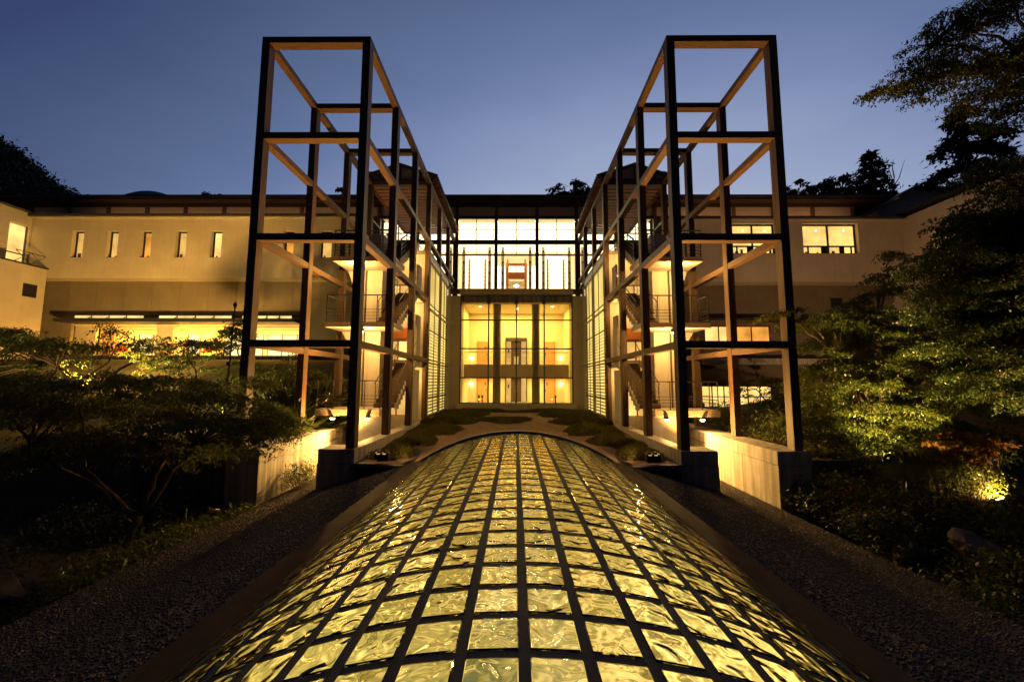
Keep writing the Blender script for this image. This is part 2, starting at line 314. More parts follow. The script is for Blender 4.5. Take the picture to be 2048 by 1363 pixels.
def tree(name, label, base, forks, pads, nleaf, lsize, m, kind='leaf', group=None, spray=.32, r0=.12, per=30, bark='bark', cat='tree'):
    """forks: fork points of the trunk; pads: (cx, cy, cz, rx, ry, rz) flat clumps of foliage that limbs reach out to"""
    t = thing(name, label, cat, base, group)
    tb = MB(); pts, rad = limb(base, forks[0], r0, r0*.75, .1); tb.tube(pts, rad, 7)
    for q in forks[1:]:
        pts, rad = limb(forks[0], q, r0*.7, r0*.4, .12); tb.tube(pts, rad, 6)
    pos = []
    vol = np.array([q[3]*q[4]*(q[5]+.25) for q in pads])**.75; vol /= vol.sum()
    for q, share in zip(pads, vol):
        tx, ty = rng.normal(0, .24, 2)
        c = Vector(q[:3]); src = min(forks, key=lambda k: (Vector(k)-c).length)
        end = c-Vector((0, 0, q[5]*.3)); pts, rad = limb(src, end, r0*.38, r0*.12, .12, 6, .04); tb.tube(pts, rad, 5)
        ns = max(3, int(nleaf*share/per))
        a = rng.uniform(0, 2*PI, ns); rr = np.sqrt(rng.uniform(0.02, 1, ns)); zz = rng.normal(0, .45, ns)
        sx = q[0]+q[3]*rr*np.cos(a); sy = q[1]+q[4]*rr*np.sin(a); sz = q[2]+q[5]*zz*(1-.5*rr)-q[5]*.7*rr**2+tx*(sx-q[0])+ty*(sy-q[1])
        for i in range(ns):
            if i % 3 == 0:
                pts, rad = limb(end, (sx[i], sy[i], sz[i]), r0*.10, r0*.035, .10, 4, .03); tb.tube(pts, rad, 4, False)
            k = max(6, int(per*rng.uniform(.5, 1.5))); b = math.atan2(sy[i]-forks[0][1]+(sy[i]-q[1]), sx[i]-forks[0][0]+(sx[i]-q[0]))+rng.normal(0, .8)
            L = spray*rng.uniform(1.2, 2.2); u = rng.uniform(0, 1, k)**.8; v = rng.normal(0, 1, k)*spray*.26*(1.15-.75*u)
            pos.append(np.stack([sx[i]+L*(u-.4)*math.cos(b)-v*math.sin(b), sy[i]+L*(u-.4)*math.sin(b)+v*math.cos(b), sz[i]+rng.normal(0, spray*.10, k)-.30*L*u*u+.06*L*u], 1))
    tb.build('trunk', M[bark], t, True)
    leaves('crown', np.concatenate(pos), lsize, m, t, kind, .5, .62)
    return t
def spot(name, loc, target, power, cone=70, col=(1, .62, .22), blend=.6, rad=.06, parent=None):
    l = bpy.data.lights.new(name, 'SPOT'); l.energy = power; l.color = col; l.spot_size = R(cone); l.spot_blend = blend; l.shadow_soft_size = rad
    o = bpy.data.objects.new(name, l); link(o, parent, loc)
    o.rotation_euler = (Vector(target)-Vector(loc)).to_track_quat('-Z', 'Y').to_euler(); return o
def point(name, loc, power, col=(1, .65, .25), rad=.06, parent=None):
    l = bpy.data.lights.new(name, 'POINT'); l.energy = power; l.color = col; l.shadow_soft_size = rad
    return link(bpy.data.objects.new(name, l), parent, loc)
def area(name, loc, target, sx, sy, power, col=(1, .7, .3), parent=None):
    l = bpy.data.lights.new(name, 'AREA'); l.shape = 'RECTANGLE'; l.size = sx; l.size_y = sy; l.energy = power; l.color = col
    o = bpy.data.objects.new(name, l); link(o, parent, loc)
    o.rotation_euler = (Vector(target)-Vector(loc)).to_track_quat('-Z', 'Y').to_euler(); return o
WARM = (1.0, .54, .14)

# ------------------------------------------------------------------ ground, gravel, courtyard, hills
def sm(a, b, t):
    t = np.clip((t-a)/(b-a), 0, 1); return t*t*(3-2*t)
def gz(x, yy):
    x = np.asarray(x, float); yy = np.asarray(yy, float); ax = np.abs(x)
    front = -4.25+.25*np.sin(x*.9)*np.cos(yy*.7)+.25*sm(12, 20, ax)
    left = -2.45+3.9*sm(20, 28.5, yy); right = -2.6+.5*sm(16, 27, yy)+1.2*sm(12, 24, x)
    back = np.where(x < 0, left, right)
    z = front+(back-front)*sm(12.95, 13.35, yy)
    z = np.where((ax < 8.0) & (yy < 45), -5.9, z)
    z = z+15*sm(46, 85, yy)+.02*np.clip(yy-85, 0, 300)
    return z
def grid(name, xs, ys, fz, m, kind='structure', smooth=True):
    X, Y = np.meshgrid(xs, ys); Z = fz(X, Y); nx, ny = len(xs), len(ys)
    mb = MB(); mb.v = list(zip(X.ravel().tolist(), Y.ravel().tolist(), Z.ravel().tolist()))
    mb.f = [(j*nx+i, j*nx+i+1, (j+1)*nx+i+1, (j+1)*nx+i) for j in range(ny-1) for i in range(nx-1)]
    return tag(mb.build(name, m, None, smooth), kind=kind)
xs = np.concatenate([np.array([-1800, -700, -300, -150, -90, -60]), np.arange(-44, -8.05, .75), np.array([-8.02, -7.98]), np.array([-3, 3]), np.array([7.98, 8.02]), np.arange(8.8, 44.5, .75), np.array([60, 90, 150, 300, 700, 1800])])
ys = np.concatenate([np.array([-300, -80, -30, -12]), np.arange(-6, 12.9, .8), np.array([12.95, 13.1, 13.35]), np.arange(14, 30, .8), np.array([30.1, 34, 40, 46, 52, 60, 68, 76, 85, 120, 200, 400, 2500])])
grid('garden_ground', xs, ys, gz, M['soil'])
GX = [3.26, 4.6, 6.2, 7.84, 7.95]
def gravel_z(x): x = abs(x); return -2.47-(max(x, 3.26)-3.26)*.277
def gravel_z_at(x): return -2.47-(x-3.26)*.277
for s in (-1, 1):
    mb = MB(); yv = list(np.arange(-6, 17.6, .75))
    prof = [(3.27, -2.46), (4.5, gravel_z(4.5)+.02), (6.0, gravel_z(6)+.01), (7.86, gravel_z(7.86)), (7.9, -6.0)]
    for yy in yv:
        for x, z in prof: mb.v.append((s*x, yy, z))
    n = len(prof)
    for j in range(len(yv)-1):
        for i in range(n-1):
            q = (j*n+i, j*n+i+1, (j+1)*n+i+1, (j+1)*n+i); mb.f.append(q if s > 0 else q[::-1])
    tag(mb.build('gravel_bank', M['gravel'], None, True), kind='structure')
    n = 45000; yy = rng.uniform(.8, 17.2, n)**1.0; xx = rng.uniform(3.3, 7.84, n); keep = rng.uniform(0, 1, n) < np.clip(9/np.maximum(yy, 3), .25, 1); yy, xx = yy[keep], xx[keep]; n = len(xx)
    zz = np.interp(xx, [q_[0] for q_ in prof[:4]], [q_[1] for q_ in prof[:4]])+.006
    oc = np.array([(1, 0, 0), (0, 1, 0), (-1, 0, 0), (0, -1, 0), (0, 0, .7), (0, 0, -.7)])
    v = oc[None]*rng.uniform(.010, .024, (n, 1, 1))*rng.uniform(.6, 1.3, (n, 6, 1)); a = rng.uniform(0, 6.28, n); c_, s_ = np.cos(a)[:, None], np.sin(a)[:, None]
    v = np.stack([v[..., 0]*c_-v[..., 1]*s_, v[..., 0]*s_+v[..., 1]*c_, v[..., 2]], -1)+np.stack([s*xx, yy, zz], -1)[:, None]
    me = np_mesh('pebbles', v, 6, [(0, 1, 4), (1, 2, 4), (2, 3, 4), (3, 0, 4), (1, 0, 5), (2, 1, 5), (3, 2, 5), (0, 3, 5)], M['pebble'])
    tag(link(bpy.data.objects.new('pebbles', me)), kind='stuff')
RC = 5.22; ZC = -1.53-RC
def arc_z(x): return ZC+math.sqrt(max(RC*RC-x*x, 0))
def ring_z(x):
    x = abs(x)
    if x <= 2.85: return arc_z(x)+.07
    t = min((x-2.85)/1.5, 1); a = arc_z(2.85)+.07; sl = -2.85/math.sqrt(RC*RC-2.85**2)*1.5
    return a*(1-3*t*t+2*t**3)+sl*(t-2*t*t+t**3)+(-2.43)*(3*t*t-2*t**3)
def court_z(X, Y):
    rz = np.vectorize(ring_z)(X)-.05; flat = -2.42+.42*sm(14, 26, Y)
    k = sm(12.5, 16.5, Y); return rz*(1-k)+flat*k+.03*np.sin(X*2.1+Y)*np.cos(Y*1.3)*sm(12.6, 14, Y)
grid('courtyard_ground', np.arange(-4.95, 4.951, .3), np.concatenate([np.arange(12.58, 30.2, .35)]), court_z, M['earth'])
def hillmesh(name, cx, cy_, rx, ry, h, z0, m, n=40, seed=1, peak=True):
    r_ = random.Random(seed); ph = [(r_.uniform(.5, 4), r_.uniform(.5, 4), r_.uniform(0, 6), r_.uniform(.02, .06)) for _ in range(8)]
    def f(X, Y):
        d = np.sqrt(((X-cx)/rx)**2+((Y-cy_)/ry)**2); z = h*(np.clip(1-d, 0, 1)**.8 if peak else np.cos(np.clip(d, 0, 1)*PI/2))
        for a, b, c, k in ph: z = z*(1+(k if peak else 0)*np.sin(X/rx*a*6+c)*np.sin(Y/ry*b*6+c))
        return z0+z
    grid(name, np.linspace(cx-rx, cx+rx, n), np.linspace(cy_-ry, cy_+ry, n), f, m); return f
HF = hillmesh('hill', -192, 135, 124, 75, 82, 0, M['hill'])
hillmesh('distant_mountain', -1500, 1600, 620, 300, 815, -45, M['farhill'], 60, 5, False)
n = 40000; hx = rng.uniform(-240, -74, n); hy = rng.uniform(62, 150, n); hz = HF(hx, hy); k = hz > 8
cl = np.stack([hx, hy, hz], 1)[k]; cl = np.repeat(cl, 3, 0)+rng.normal(0, 1.3, (k.sum()*3, 3))+np.array([0, 0, 1.2])
tag(leaves('hillside_forest', cl, 1.3, M['lneedle'], None, tilt=.9), 'dark wooded hillside rising behind the left wing roof', kind='stuff')

# ------------------------------------------------------------------ glass block vault
V = thing('glass_block_vault', 'low barrel vault of glowing glass blocks in a dark rib grid in the foreground', 'skylight', (0, 6, -2.46))
NC, DTH, PR, Y1 = 16, .359/RC, .38, 12.36
rows = range(0, 36)
def on_arc(th, rr): return (rr*math.sin(th), ZC+rr*math.cos(th))
bm_ = MB(); hx_, hy_ = .148, .158; n = 4
for z, ins in ((-.022, 0), (.002, 0), (.008, .008)):
    bm_.v += [(-hx_+ins, -hy_+ins, z), (hx_-ins, -hy_+ins, z), (hx_-ins, hy_-ins, z), (-hx_+ins, hy_-ins, z)]
for j in (0, 1):
    for i in range(4): bm_.f.append((j*4+i, j*4+(i+1) % 4, j*4+4+(i+1) % 4, j*4+4+i))
bm_.f.append((8, 9, 10, 11))
# hollow-ground underside: a shallow lens
bm_.v.append((0, 0, -.026)); c = len(bm_.v)-1
for i in range(4): bm_.f.append((c, (i+1) % 4, i))
blockmesh = bm_.mesh('glass_block', M['wavy'])
def block_slots(me):
    me.materials.append(M['clearblock'])
    me.polygons.foreach_set('material_index', [0 if q.area > .08 and q.normal.z > .5 else 1 for q in me.polygons])
block_slots(blockmesh)
cells = []
for j in rows:
    for i in range(NC):
        th = (i-NC/2+.5)*DTH; x, z = on_arc(th, RC); yy = Y1-PR*(j+.5)
        vis = yy > 1.9
        cells.append((not vis, yy, i, th, x, z))
cells.sort(key=lambda q: (q[0], q[1]))
rest = MB()
for k, (nv, yy, i, th, x, z) in enumerate(cells):
    if k < 300: inst('glass_block', blockmesh, V, (x, yy, z), (0, th, 0))
    else:
        ct, st = math.cos(th), math.sin(th)
        rest.add([(x+a*ct+d*st, yy+b, z-a*st+d*ct) for a, b, d in bm_.v], bm_.f)
tag(rest.build('glass_blocks', M['wavy'], V), kind='stuff'); block_slots(list(COL.objects)[-1].data)
YA = Y1-PR*len(rows)
for i in range(NC+1):
    th = (i-NC/2)*DTH; hw = .034/RC; mb = MB(); q = []
    for t_, rr in ((th-hw, RC-.010), (th+hw, RC-.010), (th+hw, RC+.004), (th-hw, RC+.004)): q.append(on_arc(t_, rr))
    mb.prism(q, YA, Y1); mb.build('long_rib', M['rib'], V)
amesh = None
for j in range(len(rows)+1):
    if amesh is None:
        mb = MB(); K = 32; t0 = NC/2*DTH
        for k in range(K+1):
            th = -t0+2*t0*k/K
            for yy, rr in ((-.035, RC-.007), (.035, RC-.007), (.035, RC-.001), (-.035, RC-.001)): a, b = on_arc(th, rr); mb.v.append((a, yy, b))
        for k in range(K):
            for e in range(4): mb.f.append((k*4+e, k*4+4+e, k*4+4+(e+1) % 4, k*4+(e+1) % 4))
        amesh = mb.mesh('arch_rib', M['rib'])
    inst('arch_rib', amesh, V, (0, Y1-PR*j, 0))
for s in (-1, 1):
    mb = MB(); e = on_arc(NC/2*DTH+.007, RC+.012); e2 = on_arc(NC/2*DTH+.007, RC-.16)
    poly = [(s*e[0], e[1]), (s*3.27, -2.44), (s*3.27, -2.75), (s*e2[0], e2[1]-.1)]
    mb.prism(poly if s < 0 else poly[::-1], YA, Y1+.02); mb.build('curb', M['copper'], V, bevel=.008)
mb = MB(); xsr = np.linspace(-4.93, 4.93, 70)
for x in xsr:
    z = ring_z(x)
    for yy, dz in ((12.37, -.5), (12.37, 0), (12.56, 0), (12.56, -.5)): mb.v.append((x, yy, z+dz if dz == 0 else min(z-.14, z+.0)-.0))
for k in range(len(xsr)-1):
    for e in range(4): mb.f.append((k*4+e, k*4+(e+1) % 4, k*4+4+(e+1) % 4, k*4+4+e))
mb.build('end_flashing', M['lead'], V, True)
# passage under the vault, lit by added glow sheets and fill
mb = MB(); mb.box(-2.75, -2.65, YA, Y1, -5.6, -2.62).box(2.65, 2.75, YA, Y1, -5.6, -2.62).box(-2.65, 2.65, YA-.1, YA, -5.6, -2.5).box(-2.65, 2.65, Y1, Y1+.01, -5.6, -2.2)
mb.build('passage_wall', M['inwall'], V)
box('passage_floor', M['infloor'], V, -2.75, 2.75, YA, Y1, -5.7, -5.6)
box('added_glow_floor', M['floorglow'], V, -2.6, 2.6, YA+.1, Y1-.1, -5.58, -5.54)  # added glowing floor sheet that shows as bright swirls through the blocks
for q in (-1, 1): box('added_glow_wall', M['sideglow'], V, q*2.58, q*2.64, YA+.1, Y1-.1, -5.2, -2.9)  # added glowing side sheets that brighten the outer block columns
area('passage_light', (0, (YA+Y1)/2, -2.75), (0, (YA+Y1)/2+.01, -6), 3.5, 13, 60, (1, .66, .26), V)

# ------------------------------------------------------------------ timber frame towers
YT, BAY = 12.7, 3.342; XI, XO = 4.975, 8.655; PW, PD = .265, .33; BH, BW = .225, .30
ZL = [11.587, 8.172, 4.727, 1.285]; ZB = -2.05
for s, lab in ((-1, 'tall dark timber frame tower on the left of the courtyard'), (1, 'tall dark timber frame tower on the right of the courtyard')):
    T = thing('timber_frame', lab, 'frame tower', (s*6.8, YT, ZB), 'timber frame towers flanking the courtyard')
    for k in range(7):
        for xi, inner in ((XI, True), (XO, False)):
            if not inner and k > 3: continue
            y0 = YT+k*BAY; zb = ZB if k < 3 else (-2.05 if inner else -2.2)
            if k >= 4 and inner: zb = 6.97
            x0 = s*xi; x1 = s*(xi+PW) if inner else s*(xi-PW)
            box('post', M['post'], T, x0, x1, y0, y0+PD, zb, ZL[0]-BH if True else 0, bevel=.008)
    def cross(k, z): box('cross_beam', M['beamx'], T, s*(XI+.003 if z == ZL[0] else XI+PW), s*(XO-.003 if z == ZL[0] else XO-PW), YT+k*BAY+.002, YT+k*BAY+BW+.02, z-BH, z, bevel=.008)
    for k in range(4): cross(k, ZL[0])
    for z in ZL[1:]: cross(0, z)
    for k in range(6):
        for xi, inner in ((XI, True), (XO, False)):
            for l, z in enumerate(ZL):
                if l >= 2 and k > 2: continue
                if not inner and k > 2: continue
                y0 = YT+k*BAY+(PD if l else BW+.023); y1 = YT+(k+1)*BAY+(0 if l else -.001)
                if l == 0: y1 = YT+(k+1)*BAY+.001
                if l == 0 and k >= 3: y0 = YT+k*BAY+(BW+.023 if k == 3 else .003)
                x0 = s*(xi+.004) if inner else s*(xi-.004); x1 = s*(xi+PW-.01) if inner else s*(xi-PW+.01)
                box('side_beam', M['beamy'], T, x0, x1, y0, y1, z-BH, z, bevel=.008)
    # plinths and walls the posts stand on
    side = 'left' if s < 0 else 'right'
    P = thing('inner_plinth', f'grey concrete plinth under the inner front post of the {side} tower', 'concrete plinth', (s*5.5, 12.6, -3.3), 'concrete plinths under the towers')
    box('cap', M['conc'], P, s*4.91, s*6.02, 12.58, 13.5, -2.47, ZB, bevel=.012)
    box('base', M['conc'], P, s*4.93, s*6.05, 12.6, 13.5, -5.5, -2.485, bevel=.012)
    box('kerb_wall', M['white'], P, s*4.915, s*5.38, 13.5, 23.0, -3.2, ZB-.004, bevel=.012)
    P = thing('outer_wall', f'pale concrete retaining wall under the outer posts of the {side} tower lit by a floodlight', 'retaining wall', (s*8.3, 14, -4.5), 'retaining walls beside the sunken passages')
    box('end_cap', M['conc'], P, s*7.8, s*8.83, 12.6, 13.12, -2.47, ZB, bevel=.012)
    box('end_base', M['conc'], P, s*7.82, s*8.81, 12.62, 13.12, -6, -2.485, bevel=.012)
    yv = [13.13, 14.6, 16.1, 17.6, 19.1, 20.6, 22.1]
    for a, b in zip(yv[:-1], yv[1:]):
        box('wall_panel', M['conc'], P, s*7.83, s*8.5, a+.006, b-.006, -6, -2.485, bevel=.006)
    box('coping', M['conc'], P, s*7.815, s*8.78, 13.13, 22.1, -2.475, ZB-.003, bevel=.012)
    # front garden wall running outwards from the plinth
    G = box('garden_wall', M['darkconc'], None, s*8.86, s*(12.6 if s < 0 else 10.3), 12.95, 13.22, -5.2, -2.36, bevel=.015)
    tag(G, f'low dark concrete garden wall running {side} from the end of the retaining wall', 'garden wall', 'garden walls')

    # --- stair block: pier, balconies, flights, rails
    S = thing('stair_block', f'white concrete stair pier with three balconies and zigzag flights inside the {side} tower', 'staircase', (s*7, 19, -2.6), 'concrete stairs inside the towers')
    mb = MB().box(s*6.28, s*7.0, 18.7, 20.2, -3.4, 6.9); mb.build('pier', M['white'], S, bevel=.02)
    box('pier', M['white'], S, s*7.09, s*7.62, 18.7, 20.2, -3.4, 6.6, bevel=.02)
    box('pier_core', M['metal'], S, s*6.99, s*7.1, 18.8, 20.1, -3.4, 6.3)
    box('base_wall', M['white'], S, s*5.72, s*7.05, 17.55, 17.75, -4.2, -1.43)
    LV = [(-1.15, -1.42, 8.4, 5.7), (2.5, 2.28, 8.17, 5.3), (5.35, 5.14, 7.95, 5.25)]
    for li, (zt, zb, xl, xr) in enumerate(LV):
        xr2 = 5.7 if li == 0 else 5.25
        box('balcony_slab', M['white'], S, s*xl, s*xr2, 17.15, 18.69, zb, zt, bevel=.012)
        if li:   # corbel flaring from the pier up to the slab
            zz = zb-.004
            poly = [(s*7.624, zz), (s*min(xl-.03, 8.1), zz), (s*7.624, zz-.8)]
            MB().prism(poly if s < 0 else poly[::-1], 18.72, 19.5).build('haunch', M['white'], S)
        # rails on the balcony
        f = MB()
        box('handrail', M['metal'], S, s*(xl-.02), s*xr2, 17.17, 17.22, zt+1.15, zt+1.19)
        box('handrail', M['metal'], S, s*(xl-.02), s*(xl-.07), 17.22, 18.66, zt+1.15, zt+1.19)
        for q in range(4):
            zq = zt+.14+q*.135
            f.box(s*(xl-.035), s*xr2, 17.185, 17.203, zq, zq+.018); f.box(s*(xl-.035), s*(xl-.053), 17.204, 18.66, zq, zq+.018)
        tag(f.build('rail_bar', M['metal'], S))
        for q in range(5):
            xq = xl-.03-(xl-.06-xr2)*q/4; box('stanchion', M['metal'], S, s*xq, s*(xq-.03), 17.205, 17.235, zt, zt+1.15)
        for q in (17.9, 18.6): box('stanchion', M['metal'], S, s*(xl-.054), s*(xl-.084), q, q+.03, zt, zt+1.15)
        # flight: zigzag steps rising towards the building
        ns = 11; ys0 = 17.95; rise = (2.1 if li < 2 else 2.0)/ns; run = .305
        xa, xb = 5.24, 6.24
        if li == 0:
            box('bottom_landing', M['white'], S, s*xa, s*6.2, 17.2, ys0+.05, zb, zt-.003) if False else None
        for q in range(ns):
            y0 = ys0+q*run; z0 = zt+q*rise
            box('step', M['step'], S, s*(xa+.075), s*xb, y0, y0+run+.06, z0+rise-.19, z0+rise, bevel=.006)
        for q in range(ns):
            y0 = ys0+q*run; z0 = zt+q*rise
            box('stringer_tooth', M['white'], S, s*xa, s*(xa+.07), y0-.03, y0+run+.09, z0+rise-.26, z0+rise+.012)
        for e, xq in ((0, xa+.03), (1, xb-.03)):
            f = MB().tube([(s*xq, ys0, zt+1.05), (s*xq, ys0+ns*run, zt+ns*rise+1.05)], .022, 6)
            f.build('handrail', M['metal'], S)
            for q in range(0, ns, 3):
                f = MB().box(s*(xq-.012), s*(xq+.012), ys0+q*run+.1, ys0+q*run+.125, zt+(q+1)*rise, zt+(q+.45)*rise+1.04); f.build('stanchion', M['metal'], S)
            f = MB()
            for h in (.35, .55, .75): f.tube([(s*xq, ys0+.1, zt+h+.05), (s*xq, ys0+ns*run, zt+ns*rise+h)], .010, 4)
            f.build('rail_bar', M['metal'], S)
        zl = zt+ns*rise
        if li < 2: box('landing', M['white'], S, s*5.24, s*8.4, ys0+ns*run+.063, 22.9, zl-.2, zl-.002, bevel=.01)
    # side wall panels facing the courtyard
    for z0, z1 in ((-2.04, .62), (1.02, 3.55), (4.66, 6.3)):
        box('side_panel', M['white'], S, s*5.3, s*5.42, 20.3 if z0 < 0 else 21.55, 22.35, z0, z1, bevel=.01)

    # --- stair hall behind: block, lit front windows, louvred side screen, tiled roof
    H = thing('stair_hall', f'lit stair hall behind the {side} tower with a louvred glass side wall', 'building', (s*6.9, 26, -2.3), 'stair halls beside the courtyard')
    x0, x1 = (s*8.55, s*5.62) if s < 0 else (s*5.62, s*8.55)
    holes = [(-8.3, -5.9, -1.9, -.2), (-8.3, -5.9, 1.15, 2.3), (-8.3, -5.9, 4.75, 5.5)]
    if s > 0: holes = [(-b, -a, c, d) for a, b, c, d in holes]
    MB().wall(min(x0, x1), max(x0, x1), -3.4, 7.3, 22.92, 23.1, holes).build('front_wall', M['white'], H)
    for hi, h in enumerate(holes):
        f = link(bpy.data.objects.new('window', None), H, ((h[0]+h[1])/2, 23, h[2]))
        n = 3; wd = (h[1]-h[0])/n
        for q in range(n):
            m_ = 'lityellow' if (q+hi) % 3 else 'litroom'
            box('pane', M[m_], f, h[0]+q*wd+.04, h[0]+(q+1)*wd-.04, 23.04, 23.06, h[2]+.05, h[3]-.05)
        fr = MB().box(h[0], h[1], 22.99, 23.08, h[2], h[2]+.05).box(h[0], h[1], 22.99, 23.08, h[3]-.05, h[3])
        for q in range(n+1): xq = h[0]+q*wd; fr.box(max(xq-.04, h[0]), min(xq+.04, h[1]), 22.995, 23.075, h[2]+.05, h[3]-.05)
        fr.build('frame', M['orangewood'], f)
    for z0, z1 in ((-.1, .55), (2.38, 3.0)):
        box('timber_panel', M['orangewood'], H, s*5.9, s*7.2, 22.86, 22.91, z0, z1)
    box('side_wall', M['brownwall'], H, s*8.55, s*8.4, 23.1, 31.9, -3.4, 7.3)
    box('terrace_deck', M['conc'], H, s*5.0, s*8.56, 22.9, 32, 7.32, 7.5)
    for a in (0, 1):
        ya, yb = YT+(3+a)*BAY+(.36 if a == 0 else .1), YT+(4+a)*BAY-.06
        sl_ = MB()
        for q in range(47):
            zq = -1.95+q*.187; sl_.hexa([(s*5.02, ya, zq), (s*5.09, ya, zq+.05), (s*5.09, yb, zq+.05), (s*5.02, yb, zq)] if s > 0 else [(s*5.09, ya, zq+.05), (s*5.02, ya, zq), (s*5.02, yb, zq), (s*5.09, yb, zq+.05)],
                                        [(s*5.02, ya, zq+.02), (s*5.09, ya, zq+.07), (s*5.09, yb, zq+.07), (s*5.02, yb, zq+.02)] if s > 0 else [(s*5.09, ya, zq+.08), (s*5.02, ya, zq+.03), (s*5.02, yb, zq+.03), (s*5.09, yb, zq+.08)])
        tag(sl_.build('louvre_slats', M['slat'], H), kind='stuff')
        for zz in (-2.0, -.95, 1.0, 2.9, 4.4, 6.85): box('transom', M['black'], H, s*4.98, s*5.015, ya, yb, zz, zz+.07)
        for yq in (ya, (ya+yb)/2, yb-.05): box('mullion', M['steel'], H, s*4.965, s*5.012, yq, yq+.05, -2.05, 6.9)
        box('lit_pane', M['litlouvre'], H, s*5.14, s*5.16, ya-.05, yb+.05, -2.05, 6.9)
    box('screen_top', M['steel'], H, s*4.98, s*5.6, 23.12, 29.6, 6.95, 7.3)
    for k in (4, 5):
        yq = YT+k*BAY; box('screen_post', M['steel'], H, s*4.86, s*4.96, yq, yq+.1, -2.0, 6.9)
    for zz in (4.05, 1.2):
        MB().tube([(s*4.9, 22.9, zz), (s*4.9, 29.5, zz), (s*4.5, 29.93, zz)], .05, 6).build('tie_rod', M['steel'], H)
    rf = thing('tiled_roof', f'small tiled gable roof over the {side} stair hall', 'roof', (s*6.815, 26, 11.6), 'tiled gable roofs')
    for e in (-1, 1):
        a = (s*6.815, 12.62); b = (s*6.815+e*2.16, 11.86)
        MB().prism([a, b, (b[0], b[1]-.09), (a[0], a[1]-.09)] if e > 0 else [b, a, (a[0], a[1]-.09), (b[0], b[1]-.09)], 22.55, 31.6).build('roof_slope', M['rooft'], rf)
        for q in range(29):
            yq = 22.6+q*.31
            MB().tube([(b[0]-e*.55, yq, b[1]+.19), (b[0]+e*.06, yq, b[1]-.02)], .075, 6).build('eave_tile', M['tile'], rf)
            box('rafter_end', M['soffit'], rf, b[0]-e*.9, b[0]-e*.03, yq+.1, yq+.18, b[1]-.20, b[1]-.095)
    for q in range(18):
        yq = 22.95+q*.48; box('soffit_board', M['soffit'], rf, s*6.815-1.8, s*6.815+1.8, yq, yq+.36, 11.62, 11.66)
    box('gable_panel', M['panel'], rf, s*6.815-1.7, s*6.815+1.7, 22.78, 22.84, 11.70, 12.0)
    MB().prism([(s*6.815-1.35, 12.04), (s*6.815+1.35, 12.04), (s*6.815, 12.5)], 22.78, 22.84).build('gable_panel', M['panel'], rf)
    box('gable_beam', M['darkwood'], rf, s*6.815-1.9, s*6.815+1.9, 22.7, 22.8, 11.6, 11.7)
    for q in (-1.2, 0, 1.2): box('gable_strut', M['darkwood'], rf, s*6.815+q-.05, s*6.815+q+.05, 22.72, 22.79, 11.702, 12.1+(.35 if q == 0 else 0))
    tr = thing('terrace_railing', f'dark cross braced railing at the front of the {side} roof terrace', 'railing', (s*6.9, 23.2, 7.5), 'cross braced terrace railings')
    for i in range(3):
        xa, xb = s*(5.35+i*1.1), s*(5.35+(i+1)*1.1)
        MB().tube([(xa, 23.2, 7.55), (xb, 23.2, 8.55)], .025, 5).build('brace', M['metal'], tr); MB().tube([(xa, 23.24, 8.55), (xb, 23.24, 7.55)], .025, 5).build('brace', M['metal'], tr)
        box('stanchion', M['metal'], tr, xa-.02, xa+.02, 23.19, 23.25, 7.5, 8.58)
    box('handrail', M['metal'], tr, s*5.3, s*8.7, 23.19, 23.25, 8.6, 8.66)

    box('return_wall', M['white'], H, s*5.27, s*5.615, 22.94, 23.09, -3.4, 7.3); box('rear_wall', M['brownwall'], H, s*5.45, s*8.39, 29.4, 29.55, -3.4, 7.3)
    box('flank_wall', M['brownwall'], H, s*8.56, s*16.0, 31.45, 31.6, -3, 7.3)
    # --- lamps: two floodlights below the lowest balcony, lamps under the upper balconies
    for xq, w_ in ((7.67, 'outer'), (6.21, 'inner')):
        L = thing('wall_lamp', f'glowing {w_} wall lamp below the lowest {side} balcony', 'lamp', (s*xq, 17.25, -1.43), 'wall lamps below the lowest balconies')
        box('bracket', M['metal'], L, s*xq-.03, s*xq+.03, 17.28, 17.54, -1.5, -1.45)
        mb = MB().tube([(s*xq, 17.24, -1.43), (s*xq, 17.22, -1.53)], [.06, .13], 10); mb.build('hood', M['metal'], L)
        mb = MB().tube([(s*xq, 17.2, -1.535), (s*xq, 17.19, -1.60)], [.10, .06], 10); mb.build('bulb', M['lamp'], L)
        if xq > 7: spot('light', (s*xq, 17.15, -1.66), (s*xq, 17.0, -6), 110, 160, WARM, .35, .05, L)
        else: spot('light', (s*xq, 17.12, -1.66), (s*7.7, 15.0, -2.9), 2400, 125, WARM, .5, .05, L)
    for (xq, zq, wq) in ((7.0, 5.1, 'upper'), (6.6, 2.24, 'lower')):
        L = thing('soffit_lamp', f'bright lamp under the {wq} {side} balcony', 'lamp', (s*xq, 17.4, zq), 'lamps under the balconies')
        mb = MB().tube([(s*xq, 17.32, zq), (s*xq, 17.28, zq-.14)], [.05, .09], 8); mb.build('housing', M['metal'], L)
        mb = MB().tube([(s*xq, 17.25, zq-.142), (s*xq, 17.24, zq-.2)], [.07, .05], 8); mb.build('bulb', M['lamp'], L)
        point('light', (s*xq, 17.22, zq-.3), 300 if wq == 'upper' else 380, WARM, .05, L)
    for zq, wq in ((6.95, 'top'), (4.2, 'middle'), (.55, 'lowest')):  # lamps added to brighten the rear wall and side panels
        L = thing('added_lamp', f'small added lamp below the {wq} {side} stair landing', 'lamp', (s*5.9, 21.7, zq), 'added lamps below the stair landings')
        MB().tube([(s*5.9, 21.9, zq), (s*5.9, 21.9, zq-.08)], [.05, .08], 8).build('housing', M['metal'], L)
        MB().tube([(s*5.9, 21.9, zq-.082), (s*5.9, 21.9, zq-.12)], [.06, .05], 8).build('bulb', M['lamp'], L)
        point('light', (s*5.9, 21.85, zq-.2), 150, WARM, .04, L)
